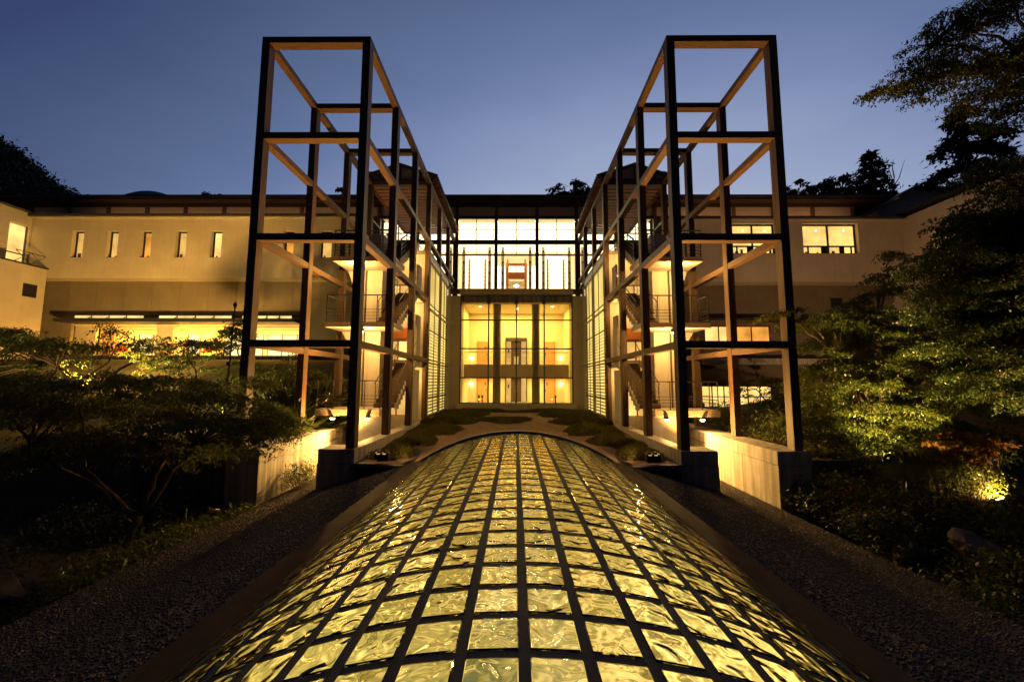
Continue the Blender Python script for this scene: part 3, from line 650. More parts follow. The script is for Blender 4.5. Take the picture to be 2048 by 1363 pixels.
    F = thing('floodlight', f'black box floodlight on the {side} ledge of the vault end', 'floodlight', (s*4.1, 12.75, -2.43), 'box floodlights on the ledge')
    box('body', M['black'], F, s*3.9, s*4.32, 12.62, 12.9, -2.36, -2.16, bevel=.01)
    for q in (-.14, .06): box('lug', M['black'], F, s*4.1+q, s*4.1+q+.07, 12.64, 12.88, -2.158, -2.11)
    box('bracket', M['metal'], F, s*3.95, s*4.27, 12.7, 12.84, -2.43, -2.362)
    for q in (-.15, .03): box('slit', M['lityellow'], F, s*4.1+q, s*4.1+q+.10, 12.612, 12.618, -2.2, -2.17)
    spot('light', (s*4.1, 13.0, -2.0), (-s*4.6, 20, -2.1), 70, 105, (1, .55, .17), .7, .08, F)
    # uplight in the sunken passage that washes the frame
    U = thing('uplight', f'small uplight on the floor of the {side} sunken passage', 'lamp', (s*6.8, 16.95, -3.4), 'uplights in the passages')
    MB().tube([(s*6.8, 16.95, -3.55), (s*6.8, 16.95, -3.3)], .09, 8).build('housing', M['metal'], U)
    MB().tube([(s*6.8, 16.95, -3.298), (s*6.8, 16.95, -3.27)], .07, 8).build('bulb', M['lamp'], U)
    spot('light', (s*6.8, 16.9, -3.2), (s*6.8, 14.8, 10), 5000, 80, (1, .42, .085), .6, .08, U)
    box('base_stone', M['paleRock'], None, s*4.62, s*5.05, 25.8, 26.35, -2.4, -2.02, bevel=.05)
    tag(bpy.context.scene.objects[-1] if False else list(COL.objects)[-1], f'pale stone block under the {side} screen post', 'stone', 'base stones under the screen posts')

# ------------------------------------------------------------------ entrance hall in the middle
E_ = thing('entrance_hall', 'glass fronted entrance hall with two lit floors at the end of the courtyard', 'building', (0, 33, -1.9))
for s in (-1, 1):
    box('side_pier', M['taupe'], E_, s*4.16, s*5.35, 29.9, 31.9, -2.4, 6.34)
    box('fascia_end', M['darkwood'], E_, s*4.2, s*5.0, 29.75, 29.9, 6.45, 6.82)
box('fascia', M['taupe'], E_, -4.19, 4.19, 29.7, 32.4, 6.42, 6.83)
box('terrace_slab', M['conc'], E_, -5.0, 5.0, 32.4, 36, 6.5, 6.8)
box('step_sill', M['taupe'], E_, -4.3, 4.3, 29.5, 30.2, -2.3, -1.58)
for x in (-4.11, -2.05, 0.0, 2.05, 4.11): box('mullion', M['metal'], E_, x-.05, x+.05, 29.93, 30.07, -1.58, 6.41)
for z in (-1.56, .29, 2.41, 4.53): box('transom', M['metal'], E_, -4.06, 4.06, 29.95, 30.05, z-.045, z+.045)
for i in range(4):
    for a, b in ((-1.52, .24), (.34, 2.36), (2.46, 4.48), (4.58, 6.40)):
        x = -4.1+i*2.05; box('pane', M['glass'], E_, x+.06, x+1.99, 29.995, 30.005, a, b)
for x in (-2.05, 0, 2.05):
    MB().box(x-.13, x+.13, 30.06, 30.2, 5.75, 6.05).build('glazing_clamp', M['metal'], E_)
box('back_wall', M['inwall'], E_, -4.6, 4.6, 36.0, 36.2, -2.0, 6.4)
for s in (-1, 1): box('inner_side_wall', M['inwall'], E_, s*4.16, s*4.3, 31.9, 36, -2.0, 6.4)
box('ceiling', M['inwall'], E_, -4.15, 4.15, 30.9, 36, 6.02, 6.2)
box('ceiling_beam', M['conc'], E_, -4.15, 4.15, 30.25, 30.9, 5.9, 6.4)
box('floor', M['infloor'], E_, -4.15, 4.15, 30.2, 36, -2.0, -1.75)
box('gallery_floor', M['panel'], E_, -4.15, 4.15, 32.6, 36, .34, 1.36)
for z in (1.6, 1.9, 2.3): box('gallery_rail', M['steel'], E_, -4.15, 4.15, 32.62, 32.65, z, z+(.05 if z > 2 else .02))
for s in (-1, 1):
    MB().tube([(s*1.5, 31.6, -1.75), (s*1.5, 31.6, 6.02)], .31, 20).build('column', M['column'], E_, True)
    for z in (-1.75, 1.36):
        d = box('door', M['doorwood'], E_, s*2.45, s*3.35, 35.9, 35.98, z, z+2.15)
        box('frame', M['orangewood'], d, s*2.40, s*2.449, 35.88, 35.98, z, z+2.2); box('frame', M['orangewood'], d, s*3.351, s*3.40, 35.88, 35.98, z, z+2.2)
        box('handle', M['metal'], d, s*2.55, s*2.6, 35.84, 35.895, z+.95, z+1.1); box('sign', M['red'], d, s*2.62, s*2.76, 35.88, 35.895, z+1.45, z+1.7)
for z in (-1.75, 1.36):
    el = link(bpy.data.objects.new('lift_portal', None), E_, (0, 35.8, z))
    fr = MB().box(-.95, .95, 35.7, 35.98, z+2.2, z+2.48).box(-.95, -.87, 35.7, 35.98, z, z+2.199).box(.87, .95, 35.7, 35.98, z, z+2.199); fr.build('frame', M['darkwood'], el)
    for a in (-.86, .46): box('lit_panel', M['lityellow'], el, a, a+.4, 35.9, 35.95, z+.05, z+2.15)
    box('lift_door', M['darkwood'], el, -.44, .44, 35.86, 35.94, z, z+2.1)
    box('notice', M['black'], el, -.72, -.6, 35.86, 35.895, z+1.2, z+1.5)
    if z > 0:
        for a in (-.2, .04): box('lit_gap', M['lityellow'], el, a, a+.16, 35.84, 35.855, z+.15, z+.85)
for x, yq in ((-2.9, 32.5), (2.9, 32.5), (.1, 33.5)):
    MB().tube([(x, yq, 6.015), (x, yq, 5.98)], .09, 10).build('downlight', M['lamp'], E_)
for s in (-1, 1):
    for z in (-.2, 2.05): MB().tube([(s*3.9, 35.85, z), (s*3.9, 35.75, z)], .09, 8).build('wall_light', M['lamp'], E_)
area('hall_light', (0, 33.6, 5.9), (0, 33.7, 0), 6.5, 2.5, 800, (1, .63, .13), E_)
area('hall_light', (0, 34.0, .28), (0, 34.1, -3), 7, 2.6, 420, (1, .63, .14), E_)
for x, z in ((-2.55, -1.55), (-2.8, -1.55), (2.95, -1.55)):
    q = thing('floor_stand', {-2.55: 'small dark stand right of its twin by the left ground floor door', -2.8: 'small dark stand left of its twin by the left ground floor door', 2.95: 'single small dark stand by the right ground floor door'}[x], 'stand', (x, 31, -1.75), 'small dark stands behind the glass')
    MB().tube([(x, 31, -1.75), (x, 31, -1.2)], [.05, .03], 6).build('stem', M['black'], q); MB().tube([(x, 31, -1.2), (x, 31, -1.1), (x, 31, -1.0)], [.05, .1, .03], 6).build('knob', M['black'], q)

# ------------------------------------------------------------------ upper gallery with clerestory, main roof
U_ = thing('upper_gallery', 'long upper storey with bright white windows under a dark eave', 'building', (0, 36, 6.8))
PX = [-4.94-3.25*k for k in range(11, 0, -1)]+[-4.94, -1.69, 1.69, 4.94]+[4.94+3.25*k for k in range(1, 8)]
YU = 32.8
box('eave', M['darkwood'], U_, -42.5, 30.5, 31.9, 33.4, 14.72, 15.12)
box('gutter', M['metal'], U_, -42.6, 30.6, 31.78, 31.898, 14.86, 15.02)
box('roof', M['rooft'], U_, -42.4, 30.4, 33.4, 46, 14.9, 15.6)
box('wall_plate', M['darkwood'], U_, -42.4, 30.4, 32.72, 33.1, 14.45, 14.718)
for x in PX:
    lit = abs(x) < 12
    box('post', M['post'], U_, x-.13, x+.13, YU-.1, YU+.2, 6.8 if lit else 12.9, 14.449)
for a, b in zip(PX[:-1], PX[1:]):
    box('frieze_panel', M['panel'], U_, a+.131, b-.131, YU+.02, YU+.1, 13.67, 14.449)
    if max(abs(a), abs(b)) > 11.5:
        box('frieze_base', M['darkwood'], U_, a+.131, b-.131, YU-.02, YU+.12, 12.9, 13.668); continue
    box('lintel', M['darkwood'], U_, a+.131, b-.131, YU-.03, YU+.12, 13.44, 13.668)
    box('beam', M['darkwood'], U_, a+.131, b-.131, YU-.06, YU+.16, 11.28, 11.62)
    wn = link(bpy.data.objects.new('window', None), U_, ((a+b)/2, YU, 11.62)); mid = (a+b)/2
    box('pane', M['glass'], wn, a+.14, b-.14, YU+.03, YU+.04, 11.62, 13.44)
    fr = MB().box(mid-.03, mid+.03, YU, YU+.028, 11.621, 13.439).box(a+.14, mid-.031, YU, YU+.028, 12.5, 12.56).box(mid+.031, b-.14, YU, YU+.028, 12.5, 12.56); fr.build('frame', M['slat'], wn)
    bk = YU+1.3
    box('paper_screen', M['litwhite'], U_, a, b, bk, bk+.02, 11.0, 13.6)
    if abs(mid) > .5:
        box('paper_screen', M['litwhite'], U_, a+.25, b-.25, YU+2.2, YU+2.22, 6.82, 10.95)
        for q in range(7): box('screen_bar', M['slat'], U_, a+.25, b-.25, YU+2.17, YU+2.195, 7.0+q*.25, 7.012+q*.25)
        for q in range(5): xq = a+.5+q*(b-a-1)/4; box('screen_bar', M['slat'], U_, xq-.006, xq+.006, YU+2.155, YU+2.169, 6.83, 8.6)
    wl = link(bpy.data.objects.new('transom_window', None), U_, (mid, YU, 10.2))
    box('pane', M['glass'], wl, a+.14, b-.14, YU+.03, YU+.04, 6.85, 11.28)
    fr = MB().box(a+.131, b-.131, YU-.02, YU+.06, 10.30, 10.42).box(mid-.02, mid+.02, YU, YU+.03, 10.421, 11.279); fr.build('frame', M['orangewood'], wl)
    for e in (a+.55, b-.55):
        bp_ = link(bpy.data.objects.new('bolted_post', None), U_, (e, YU+.5, 6.8))
        box('shaft', M['inwall'], bp_, e-.12, e+.12, YU+.45, YU+.6, 6.82, 11.2)
        for q in range(5): MB().tube([(e, YU+.449, 7.2+q*.9), (e, YU+.41, 7.2+q*.9)], .07, 8).build('bolt', M['black'], bp_)
    for e in (a+.95, b-.95):
        box('cedar_post', M['orangewood'], U_, e-.07, e+.07, YU+1.0, YU+1.14, 6.82, 10.3)
        lat = MB()
        for q in range(9): lat.box(e-.2, e+.2, YU+1.15, YU+1.17, 7.1+q*.34, 7.13+q*.34)
        lat.build('lattice', M['orangewood'], U_)
# cedar gateway in the middle bay
gt = link(bpy.data.objects.new('cedar_gateway', None), U_, (0, YU+2.6, 6.8))
for s in (-1, 1): box('jamb', M['orangewood'], gt, s*.72, s*.92, YU+2.5, YU+2.7, 6.82, 10.2)
box('lintel', M['orangewood'], gt, -.92, .92, YU+2.5, YU+2.7, 10.201, 10.4); box('head_panel', M['orangewood'], gt, -.719, .719, YU+2.55, YU+2.65, 9.0, 9.6)
for s in (-1, 1): box('top_light', M['litwhite'], gt, s*.04, s*.68, YU+2.58, YU+2.6, 9.62, 10.15)
box('niche_wall', M['lityellow'], gt, -.7, .7, YU+3.4, YU+3.42, 6.82, 9.0)
box('niche_beam', M['doorwood'], gt, -.7, .7, YU+3.2, YU+3.3, 7.75, 7.9); box('bench', M['darkwood'], gt, -.3, .3, YU+2.9, YU+3.2, 6.82, 7.25)
MB().tube([(0, YU+3.3, 8.55), (0, YU+3.28, 8.5)], [.22, .1], 12).build('niche_lamp', M['lamp'], gt)
for s in (-1, 1): box('niche_side', M['litwhite'], gt, s*.95, s*1.69, YU+2.6, YU+2.62, 6.82, 10.2)
box('inner_ceiling', M['inwall'], U_, -11.3, 11.3, YU+.2, YU+5, 13.62, 13.66)
box('inner_wall', M['inwall'], U_, -11.3, 11.3, YU+5, YU+5.1, 6.8, 13.6)
area('gallery_light', (0, YU+.22, 13.3), (0, YU+.9, 6), 20, .2, 2200, (1, .78, .42), U_)

# ------------------------------------------------------------------ wings
def lit_window(parent, x0, x1, z0, z1, yw, nx=1, m='lityellow', depth=.25, frame='metal', sill=None, t=.06):
    wn = link(bpy.data.objects.new('window', None), parent, ((x0+x1)/2, yw, z0))
    fr = MB().box(x0, x1, yw+depth-.1, yw+depth, z0, z0+t).box(x0, x1, yw+depth-.1, yw+depth, z1-t, z1)
    wd = (x1-x0)/nx
    for q in range(nx+1):
        xq = x0+q*wd; fr.box(max(x0, xq-t/2 if 0 < q < nx else (xq if q == 0 else xq-t)), min(x1, xq+t/2 if 0 < q < nx else (xq+t if q == 0 else xq)), yw+depth-.095, yw+depth-.005, z0+t, z1-t)
    if sill: fr.box(x0+t, x1-t, yw+depth-.09, yw+depth-.01, sill, sill+t)
    fr.build('frame', M[frame], wn)
    for q in range(nx): box('pane', M[m], wn, x0+q*wd+t*.6, x0+(q+1)*wd-t*.6, yw+depth-.03, yw+depth-.02, z0+t*.6, z1-t*.6)
    if m in ('lityellow', 'litroom', 'litorange') and z1-z0 > 1.5:
        r_ = random.Random(int(x0*10)); wd_ = x1-x0
        for q in range(max(1, int(wd_/.9))):
            xa = x0+t+r_.uniform(.05, max(.06, wd_-.45)); MB().box(xa, xa+r_.uniform(.12, .3), yw+depth-.017, yw+depth+.03, z0+t, z0+r_.uniform(.25, .75)).build('furniture', M['doorwood'] if q % 2 else M['orangewood'], wn) if False else box('furniture', M['orangewood'], wn, xa, xa+r_.uniform(.10, .25), yw+depth-.05, yw+depth-.032, z0+t, z0+r_.uniform(.2, .55))
    return wn
LW = thing('gallery_wing', 'long cream left wing with narrow lit windows above a glowing ground floor', 'building', (-23, 31, 0))
lw = [(-33.9, -33.0), (-31.2, -30.35), (-28.65, -27.8), (-25.95, -25.1), (-23.25, -22.4), (-17.7, -16.9), (-14.9, -14.0)]
MB().wall(-37.3, -11.3, 7.68, 12.3, 30, 30.5, [(a, b, 9.26, 11.36) for a, b in lw]).build('upper_wall', M['plaster'], LW)
for i, (a, b) in enumerate(lw):
    lit_window(LW, a, b, 9.26, 11.36, 30, 1, ['lityellow', 'lityellow', 'litorange', 'lityellow', 'litroom', 'litorange', 'lityellow'][i], .38, 'black', None, .1)
box('roof_edge', M['rooft'], LW, -37.9, -11.2, 29.62, 32.6, 12.40, 12.56)
box('eave_board', M['plaster'], LW, -37.3, -11.3, 29.8, 30.4, 12.302, 12.395)
box('overhang', M['plaster'], LW, -38, -11.3, 30.5, 31.3, 7.68, 7.9)
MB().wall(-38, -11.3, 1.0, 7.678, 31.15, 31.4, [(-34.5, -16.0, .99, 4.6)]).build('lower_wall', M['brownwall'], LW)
for q in range(11): box('wall_joint', M['darkwood'], LW, -35+q*2.2, -34.985+q*2.2, 31.142, 31.149, 4.96, 7.67)
box('canopy', M['black'], LW, -34.2, -16.3, 29.6, 31.14, 4.3, 4.55)
box('canopy_frame', M['black'], LW, -34.0, -16.5, 30.9, 31.14, 4.88, 4.96)
q = -33.6
for g0, g1 in ((-33.3, -28.0), (-26.9, -21.3), (-20.6, -16.8)):
    n = 4; wd = (g1-g0)/n
    for i in range(n):
        x0 = g0+i*wd
        sg = box('canopy_light', M['litroom'], LW, x0+.05, x0+wd-.07, 30.2, 30.25, 4.66, 4.84); MB().tube([(x0+.02, 29.9, 4.55), (x0+.02, 30.33, 4.88)], .03, 5).build('canopy_strut', M['darkwood'], LW)
MB().wall(-35.3, -16.0, .9, 4.3, 32.2, 32.4, [(-33.6, -16.4, 1.85, 4.25)]).build('room_front', M['plaster'], LW)
box('room_floor', M['conc'], LW, -35.3, -16, 29.8, 35, 1.5, 1.84)
box('room_back', M['inwall'], LW, -35.3, -16, 34.2, 34.4, 1.84, 4.3)
box('room_ceiling', M['inwall'], LW, -35.3, -16, 31.2, 34.2, 4.301, 4.4)
box('pillar', M['plaster'], LW, -28.1, -26.8, 31.5, 32.15, 1.841, 4.299)
for a, b, m_ in ((-33.5, -32.6, 'litorange'), (-30.6, -28.2, 'litwhite'), (-26.6, -25.5, 'litwhite'), (-23.6, -20.4, 'litwhite'), (-20.1, -16.5, 'litwhite')):
    if m_ == 'litwhite': m_ = 'litamber'
    lit_window(LW, a, b, 1.86, 3.75, 32.6, max(1, int((b-a)/1.2)), m_, .2, 'orangewood')
for x in (-31.6, -24.5):
    q = thing('round_chair', 'orange round backed chair behind the left ground floor window'+(' nearest the tower' if x > -30 else ' farthest from the tower'), 'chair', (x, 32, 1.84), 'round backed chairs in the lit room')
    MB().tube([(x, 32.0, 2.22), (x, 32.0, 2.30)], .42, 14).build('seat', M['orangewood'], q)
    MB().prism([(x+.5*math.cos(PI*k/10), 2.32+.62*math.sin(PI*k/10)) for k in range(11)], 32.36, 32.42).build('backrest', M['orangewood'], q)
    for a in (-.3, .3):
        for b in (-.25, .25): MB().tube([(x+a, 32+b, 1.84), (x+a, 32+b, 2.22)], .03, 5).build('leg', M['orangewood'], q)
area('room_light', (-25, 32.9, 4.25), (-25, 32.9, 0), 16, 1.0, 2600, (1, .50, .06), LW)
RW = thing('gallery_wing', 'shorter cream right wing with two wide lit upper windows', 'building', (20, 31, 0))
rw = [(16.25, 19.5), (21.5, 25.65)]
MB().wall(11.3, 28.95, 7.45, 12.12, 30, 30.5, [(a, b, 9.62, 11.95) for a, b in rw]).build('upper_wall', M['plaster'], RW)
for a, b in rw:
    wn = lit_window(RW, a, b, 9.62, 11.95, 30, 2, 'litroom', .38, 'black', 10.2, .11)
    for q in (.12, .37, .45, .7, .9): box('sash_bar', M['black'], wn, a+(b-a)*q, a+(b-a)*q+.1+.25*(q in (.37, .7)), 30.29, 30.345, 9.7, 10.2)
    for q in (.3, .8): MB().tube([(a+(b-a)*q, 30.34, 11.5), (a+(b-a)*q, 30.33, 11.5)], .06, 8).build('room_lamp', M['lamp'], wn)
box('roof_edge', M['rooft'], RW, 11.2, 29.6, 29.62, 32.6, 12.22, 12.37)
box('eave_board', M['plaster'], RW, 11.3, 28.95, 29.8, 30.4, 12.122, 12.215)
box('overhang', M['plaster'], RW, 11.3, 28.95, 30.5, 31.3, 7.45, 7.7)
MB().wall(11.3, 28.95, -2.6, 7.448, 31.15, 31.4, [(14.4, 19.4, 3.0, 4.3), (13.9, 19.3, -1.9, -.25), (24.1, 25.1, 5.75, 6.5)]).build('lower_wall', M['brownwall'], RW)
lit_window(RW, 14.4, 16.6, 3.0, 4.3, 31.15, 2, 'litroom', .2, 'darkwood'); lit_window(RW, 16.6, 19.4, 3.0, 4.3, 31.15, 2, 'litorange', .2, 'darkwood')
lit_window(RW, 13.9, 19.3, -1.9, -.25, 31.15, 6, 'litroom', .2, 'darkwood', -1.1)
box('dark_window', M['black'], RW, 24.1, 25.1, 31.3, 31.35, 5.75, 6.5)  # small dark window, a flat black plate
box('ground_ledge', M['conc'], RW, 13.5, 23, 29.9, 31.14, 1.3, 1.75)
box('canopy', M['darkwood'], RW, 13.8, 20.5, 30.2, 31.14, 4.55, 4.75)
for s, xa, xb in ((-1, -34.5, -12), (1, 12, 27)):
    cv = thing('cove_light', f"long strip lamp on the {'left' if s < 0 else 'right'} wing roof below the frieze", 'lamp', ((xa+xb)/2, 31.6, 12.6), 'strip lamps on the wing roofs')
    box('housing', M['metal'], cv, xa, xb, 31.5, 31.7, 12.565, 12.62); box('diffuser', M['lityellow'], cv, xa+.02, xb-.02, 31.53, 31.67, 12.621, 12.63)
    area('light', ((xa+xb)/2, 31.6, 12.66), ((xa+xb)/2, 32.6, 14.3), xb-xa, .12, 75, (1, .5, .2), cv)
# side wings running towards the camera
SL = thing('side_wing', 'pale side wing at the far left edge with a balcony ledge and tall lit windows', 'building', (-38, 22, 0))
def ywall(parent, name, m, X0, X1, y0, y1, z0, z1, holes=()):
    mb = MB().wall(y0, y1, z0, z1, X0, X1, holes); mb.v = [(b, a, c) for a, b, c in mb.v]; mb.f = [f[::-1] for f in mb.f]; return mb.build(name, m, parent)
ywall(SL, 'upper_wall', M['plaster'], -37.5, -37.1, 10, 29.98, 8.4, 12.6, [(28.65, 29.9, 8.55, 11.6), (26.55, 27.8, 8.55, 11.6)])
box('lower_wall', M['plaster'], SL, -46, -35.5, 10, 29.99, -1, 8.3, bevel=.02); box('ledge', M['darkwood'], SL, -46, -35.4, 9.9, 29.99, 8.303, 8.39)
MB().hexa([(-47, 9.5, 12.605), (-36.6, 9.5, 12.605), (-36.6, 30.4, 12.605), (-47, 30.4, 12.605)], [(-47, 9.5, 14.0), (-42, 9.5, 14.0), (-42, 30.4, 14.0), (-47, 30.4, 14.0)]).build('roof', M['rooft'], SL)
box('dark_window', M['black'], SL, -35.51, -35.46, 28.6, 29.45, 6.0, 6.95)  # square dark window, also just a black plate
for a in (28.65, 26.55):
    wn = link(bpy.data.objects.new('window', None), SL, (-37.3, a+.6, 8.55)); box('pane', M['litroom'], wn, -37.42, -37.40, a+.05, a+1.2, 8.6, 11.55)
    fr = MB().box(-37.39, -37.3, a, a+.05, 8.55, 11.6).box(-37.39, -37.3, a+1.2, a+1.25, 8.55, 11.6).box(-37.39, -37.3, a+.051, a+1.199, 9.35, 9.42); fr.build('frame', M['metal'], wn)
q = thing('balcony_railing', 'dark cross braced railing on the ledge of the far left side wing', 'railing', (-35.7, 28, 8.4))
for k in range(2):
    ya, yb = 28.0+k*.95, 28.9+k*.95
    MB().tube([(-35.6, ya, 8.42), (-35.6, yb, 9.2)], .025, 5).build('brace', M['metal'], q); MB().tube([(-35.55, ya, 9.2), (-35.55, yb, 8.42)], .025, 5).build('brace', M['metal'], q)
box('handrail', M['metal'], q, -35.6, -35.55, 28.0, 29.85, 9.22, 9.26)
SR = thing('side_wing', 'pinkish side wing behind the trees at the far right with a grey hipped roof', 'building', (33, 26, 0))
ywall(SR, 'upper_wall', M['plaster'], 28.98, 29.3, 14, 32, 7.9, 12.3, [(26.9, 28.0, 8.5, 10.5)])
box('lower_wall', M['plaster'], SR, 29.1, 38, 14, 32, -2, 7.88)
wn = link(bpy.data.objects.new('window', None), SR, (29.1, 27.4, 8.5)); box('pane', M['lityellow'], wn, 29.2, 29.22, 26.95, 27.95, 8.55, 10.45); MB().box(29.1, 29.19, 27.42, 27.5, 8.5, 10.5).build('frame', M['metal'], wn)
MB().prism([(28.5, 12.38), (37, 12.38), (37, 14.85), (31, 15.12), (28.5, 13.66)], 31.3, 38).build('gable_wall', M['plaster'], SR)
MB().prism([(27.0, 12.95), (31, 15.3), (37.6, 15.0), (37.6, 14.87), (31, 15.17), (27.0, 12.82)], 30.7, 38.2).build('roof', M['rooft'], SR)
MB().hexa([(28.6, 13.5, 12.605), (39, 13.5, 12.605), (39, 32.5, 12.605), (28.6, 32.5, 12.605)], [(32, 15.5, 13.8), (36, 15.5, 13.8), (36, 30.5, 13.8), (32, 30.5, 13.8)]).build('roof', M['rooft'], SR)

# ------------------------------------------------------------------ garden: moss, grasses, shrubs, rocks
mossy = []
ordn = ['nearest the floodlight', 'second from the floodlight', 'third from the floodlight', 'fourth from the floodlight', 'fifth from the floodlight', 'beside the glass front']
for sd, nm in ((-1, 'left'), (1, 'right')):
    for k_, (x_, y_, rx_, ry_, h_) in enumerate(((4.15, 14.2, .62, 1.0, .30), (4.0, 16.6, .75, 1.3, .24), (3.75, 19.2, 1.05, 1.5, .22), (3.6, 22.2, 1.25, 1.7, .22), (3.3, 25.2, 1.5, 1.5, .18), (2.5, 27.8, 2.0, 1.1, .14))):
        if sd > 0: x_ -= .12*k_ % .3; rx_ *= 1.12
        mossy.append((sd*x_, y_, rx_, ry_, h_*.8, f'moss mound along the {nm} kerb wall, {ordn[k_]}'))
mossy.append((-.7, 22.4, 1.5, .9, .10, 'low moss patch in the middle of the earth courtyard'))
for x, yy, rx, ry, h, lab in mossy:
    z0 = float(court_z(np.array([x]), np.array([yy]))[0]); t = thing('moss_mound', lab, 'moss', (x, yy, z0), 'moss mounds in the courtyard')
    mb = MB(); K, J = 36, 7
    for j in range(J+1):
        for k in range(K):
            a = 2*PI*k/K; q = math.sin(PI/2*(1-j/J)); wv = 1+.20*math.sin(3*a+x)+.13*math.sin(5*a+yy)+.07*math.sin(9*a+x*3); px, py = x+rx*q*wv*math.cos(a), yy+ry*q*wv*math.sin(a)
            px = max(-4.88, min(4.88, px)); zb_ = float(court_z(np.array([px]), np.array([py]))[0])
            mb.v.append((px, py, zb_-.03+h*math.sqrt(max(0, 1-q*q))*(1+.15*math.sin(4*px+3*py))+.01*j))
    for j in range(J):
        for k in range(K): mb.f.append((j*K+k, j*K+(k+1) % K, (j+1)*K+(k+1) % K, (j+1)*K+k))
    mb.build('cushion', M['moss'], t, True)
    n = int(6000*rx*ry); q = np.sqrt(rng.uniform(0, 1.1, n)); a = rng.uniform(0, 2*PI, n); wv = 1+.20*np.sin(3*a+x)+.13*np.sin(5*a+yy)+.07*np.sin(9*a+x*3); px = np.clip(x+rx*q*wv*np.cos(a), -4.88, 4.88); py = np.minimum(yy+ry*q*wv*np.sin(a), 29.4)
    pz = court_z(px, py)-.01+h*np.sqrt(np.clip(1-q*q, 0, 1))*(1+.15*np.sin(4*px+3*py))
    leaves('blades', np.stack([px, py, pz], 1), .13, M['lmoss'], t, 'blade', .6, -1.0)
def rock(label, x, yy, z, rx, ry, rz, seed, m='rock'):
    r_ = random.Random(seed); ph = [(r_.uniform(-1, 1), r_.uniform(-1, 1), r_.uniform(-1, 1), r_.uniform(.4, .95)) for _ in range(16)]
    mb = MB(); K, J = 16, 10
    for j in range(J+1):
        for k in range(K):
            a, b = 2*PI*k/K, PI*j/J; d = Vector((math.sin(b)*math.cos(a), math.sin(b)*math.sin(a), math.cos(b))); sc_ = 1
            for px, py, pz, cut in ph:
                nn = Vector((px, py, pz)).normalized(); q = d.dot(nn)
                if q > cut*.9: sc_ = min(sc_, cut*.9/q)
            mb.v.append((x+d.x*rx*sc_, yy+d.y*ry*sc_, z+d.z*rz*sc_))
    for j in range(J):
        for k in range(K): mb.f.append((j*K+k, (j+1)*K+k, (j+1)*K+(k+1) % K, j*K+(k+1) % K))
    tag(mb.build('rock', M[m]), label, 'rock', 'garden rocks')
rock('rounded rock at the bottom left edge', -10.1, 8.3, -4.1, .8, .6, .45, 3)
rock('large flat topped brown rock among shrubs on the right bank', 10.0, 9.2, -3.6, .95, .7, .55, 5)
rock('smaller angular brown rock left of the flat topped one', 8.75, 9.6, -3.75, .45, .4, .55, 9)
rock('low rock in front of the large right bank rock', 10.6, 8.1, -3.95, .9, .6, .4, 12)
def shrub(name, label, x, yy, z, rx, ry, h, n, ls, m, kind='leaf', cat='shrub', group=None, up=-.2):
    t = thing(name, label, cat, (x, yy, z), group); tb = MB(); pos = []
    ns = max(6, n//30); a = rng.uniform(0, 2*PI, ns); q = np.sqrt(rng.uniform(0, 1, ns)); hh = h*np.sqrt(np.clip(1-q**2*.8, 0, 1))*rng.uniform(.45, 1.05, ns)
    for i in range(ns):
        e = (x+rx*q[i]*math.cos(a[i]), yy+ry*q[i]*math.sin(a[i]), z+hh[i])
        if i % 2 == 0: pts, rad = limb((x+rx*.3*q[i]*math.cos(a[i]), yy+ry*.3*q[i]*math.sin(a[i]), z), e, .018, .006, .1, 4); tb.tube(pts, rad, 4, False)
        k = 30; s_ = .2*min(1, h+.4); pos.append(np.array(e)+rng.normal(0, 1, (k, 3))*np.array([s_, s_, s_*.55]))
    tb.build('stem', M['bark'], t); leaves('foliage', np.concatenate(pos), ls, M[m], t, kind, .6, up); return t
def grasses(name, label, x, yy, z, rx, ry, h, n, m='lgrass', cat='grass clump', group=None):
    t = thing(name, label, cat, (x, yy, z), group); q = np.sqrt(rng.uniform(0, 1, n)); a = rng.uniform(0, 2*PI, n)
    base = np.stack([x+rx*q*np.cos(a), yy+ry*q*np.sin(a), np.full(n, z)+rng.uniform(0, h*.5, n)], 1)
    leaves('blades', base, h*.75, M[m], t, 'blade', .35, -.95); return t
bam = 'bamboo grass along the gravel edge'
for x, yy, rx, h, lab in ((-7.95, 11.6, .8, .8, 'low bamboo grass just in front of the left retaining wall end'), (-8.2, 10.2, .9, .75, 'low bamboo grass in the middle of the left gravel edge'), (-8.3, 8.7, .8, .65, 'low bamboo grass nearest the camera on the left gravel edge')):
    shrub('bamboo_grass', lab, x, yy, -4.3, rx, .9, h, 2200, .22, 'lgrass', 'needle', 'grass', bam, .1)
shrub('bamboo_shrub', 'feathery lit shrub at the foot of the left retaining wall', -7.35, 14.3, -3.75, .4, .8, .95, 1500, .18, 'lgrass', 'needle', 'shrub', None, .1)
grasses('tall_grass', 'tall arching grass behind the left retaining wall', -9.9, 18.6, -2.5, 1.3, 1.8, 2.1, 1600)
grasses('tall_grass', 'tall grass clump right below the left balcony', -9.0, 16.4, -2.5, .5, 1.2, 1.15, 700)
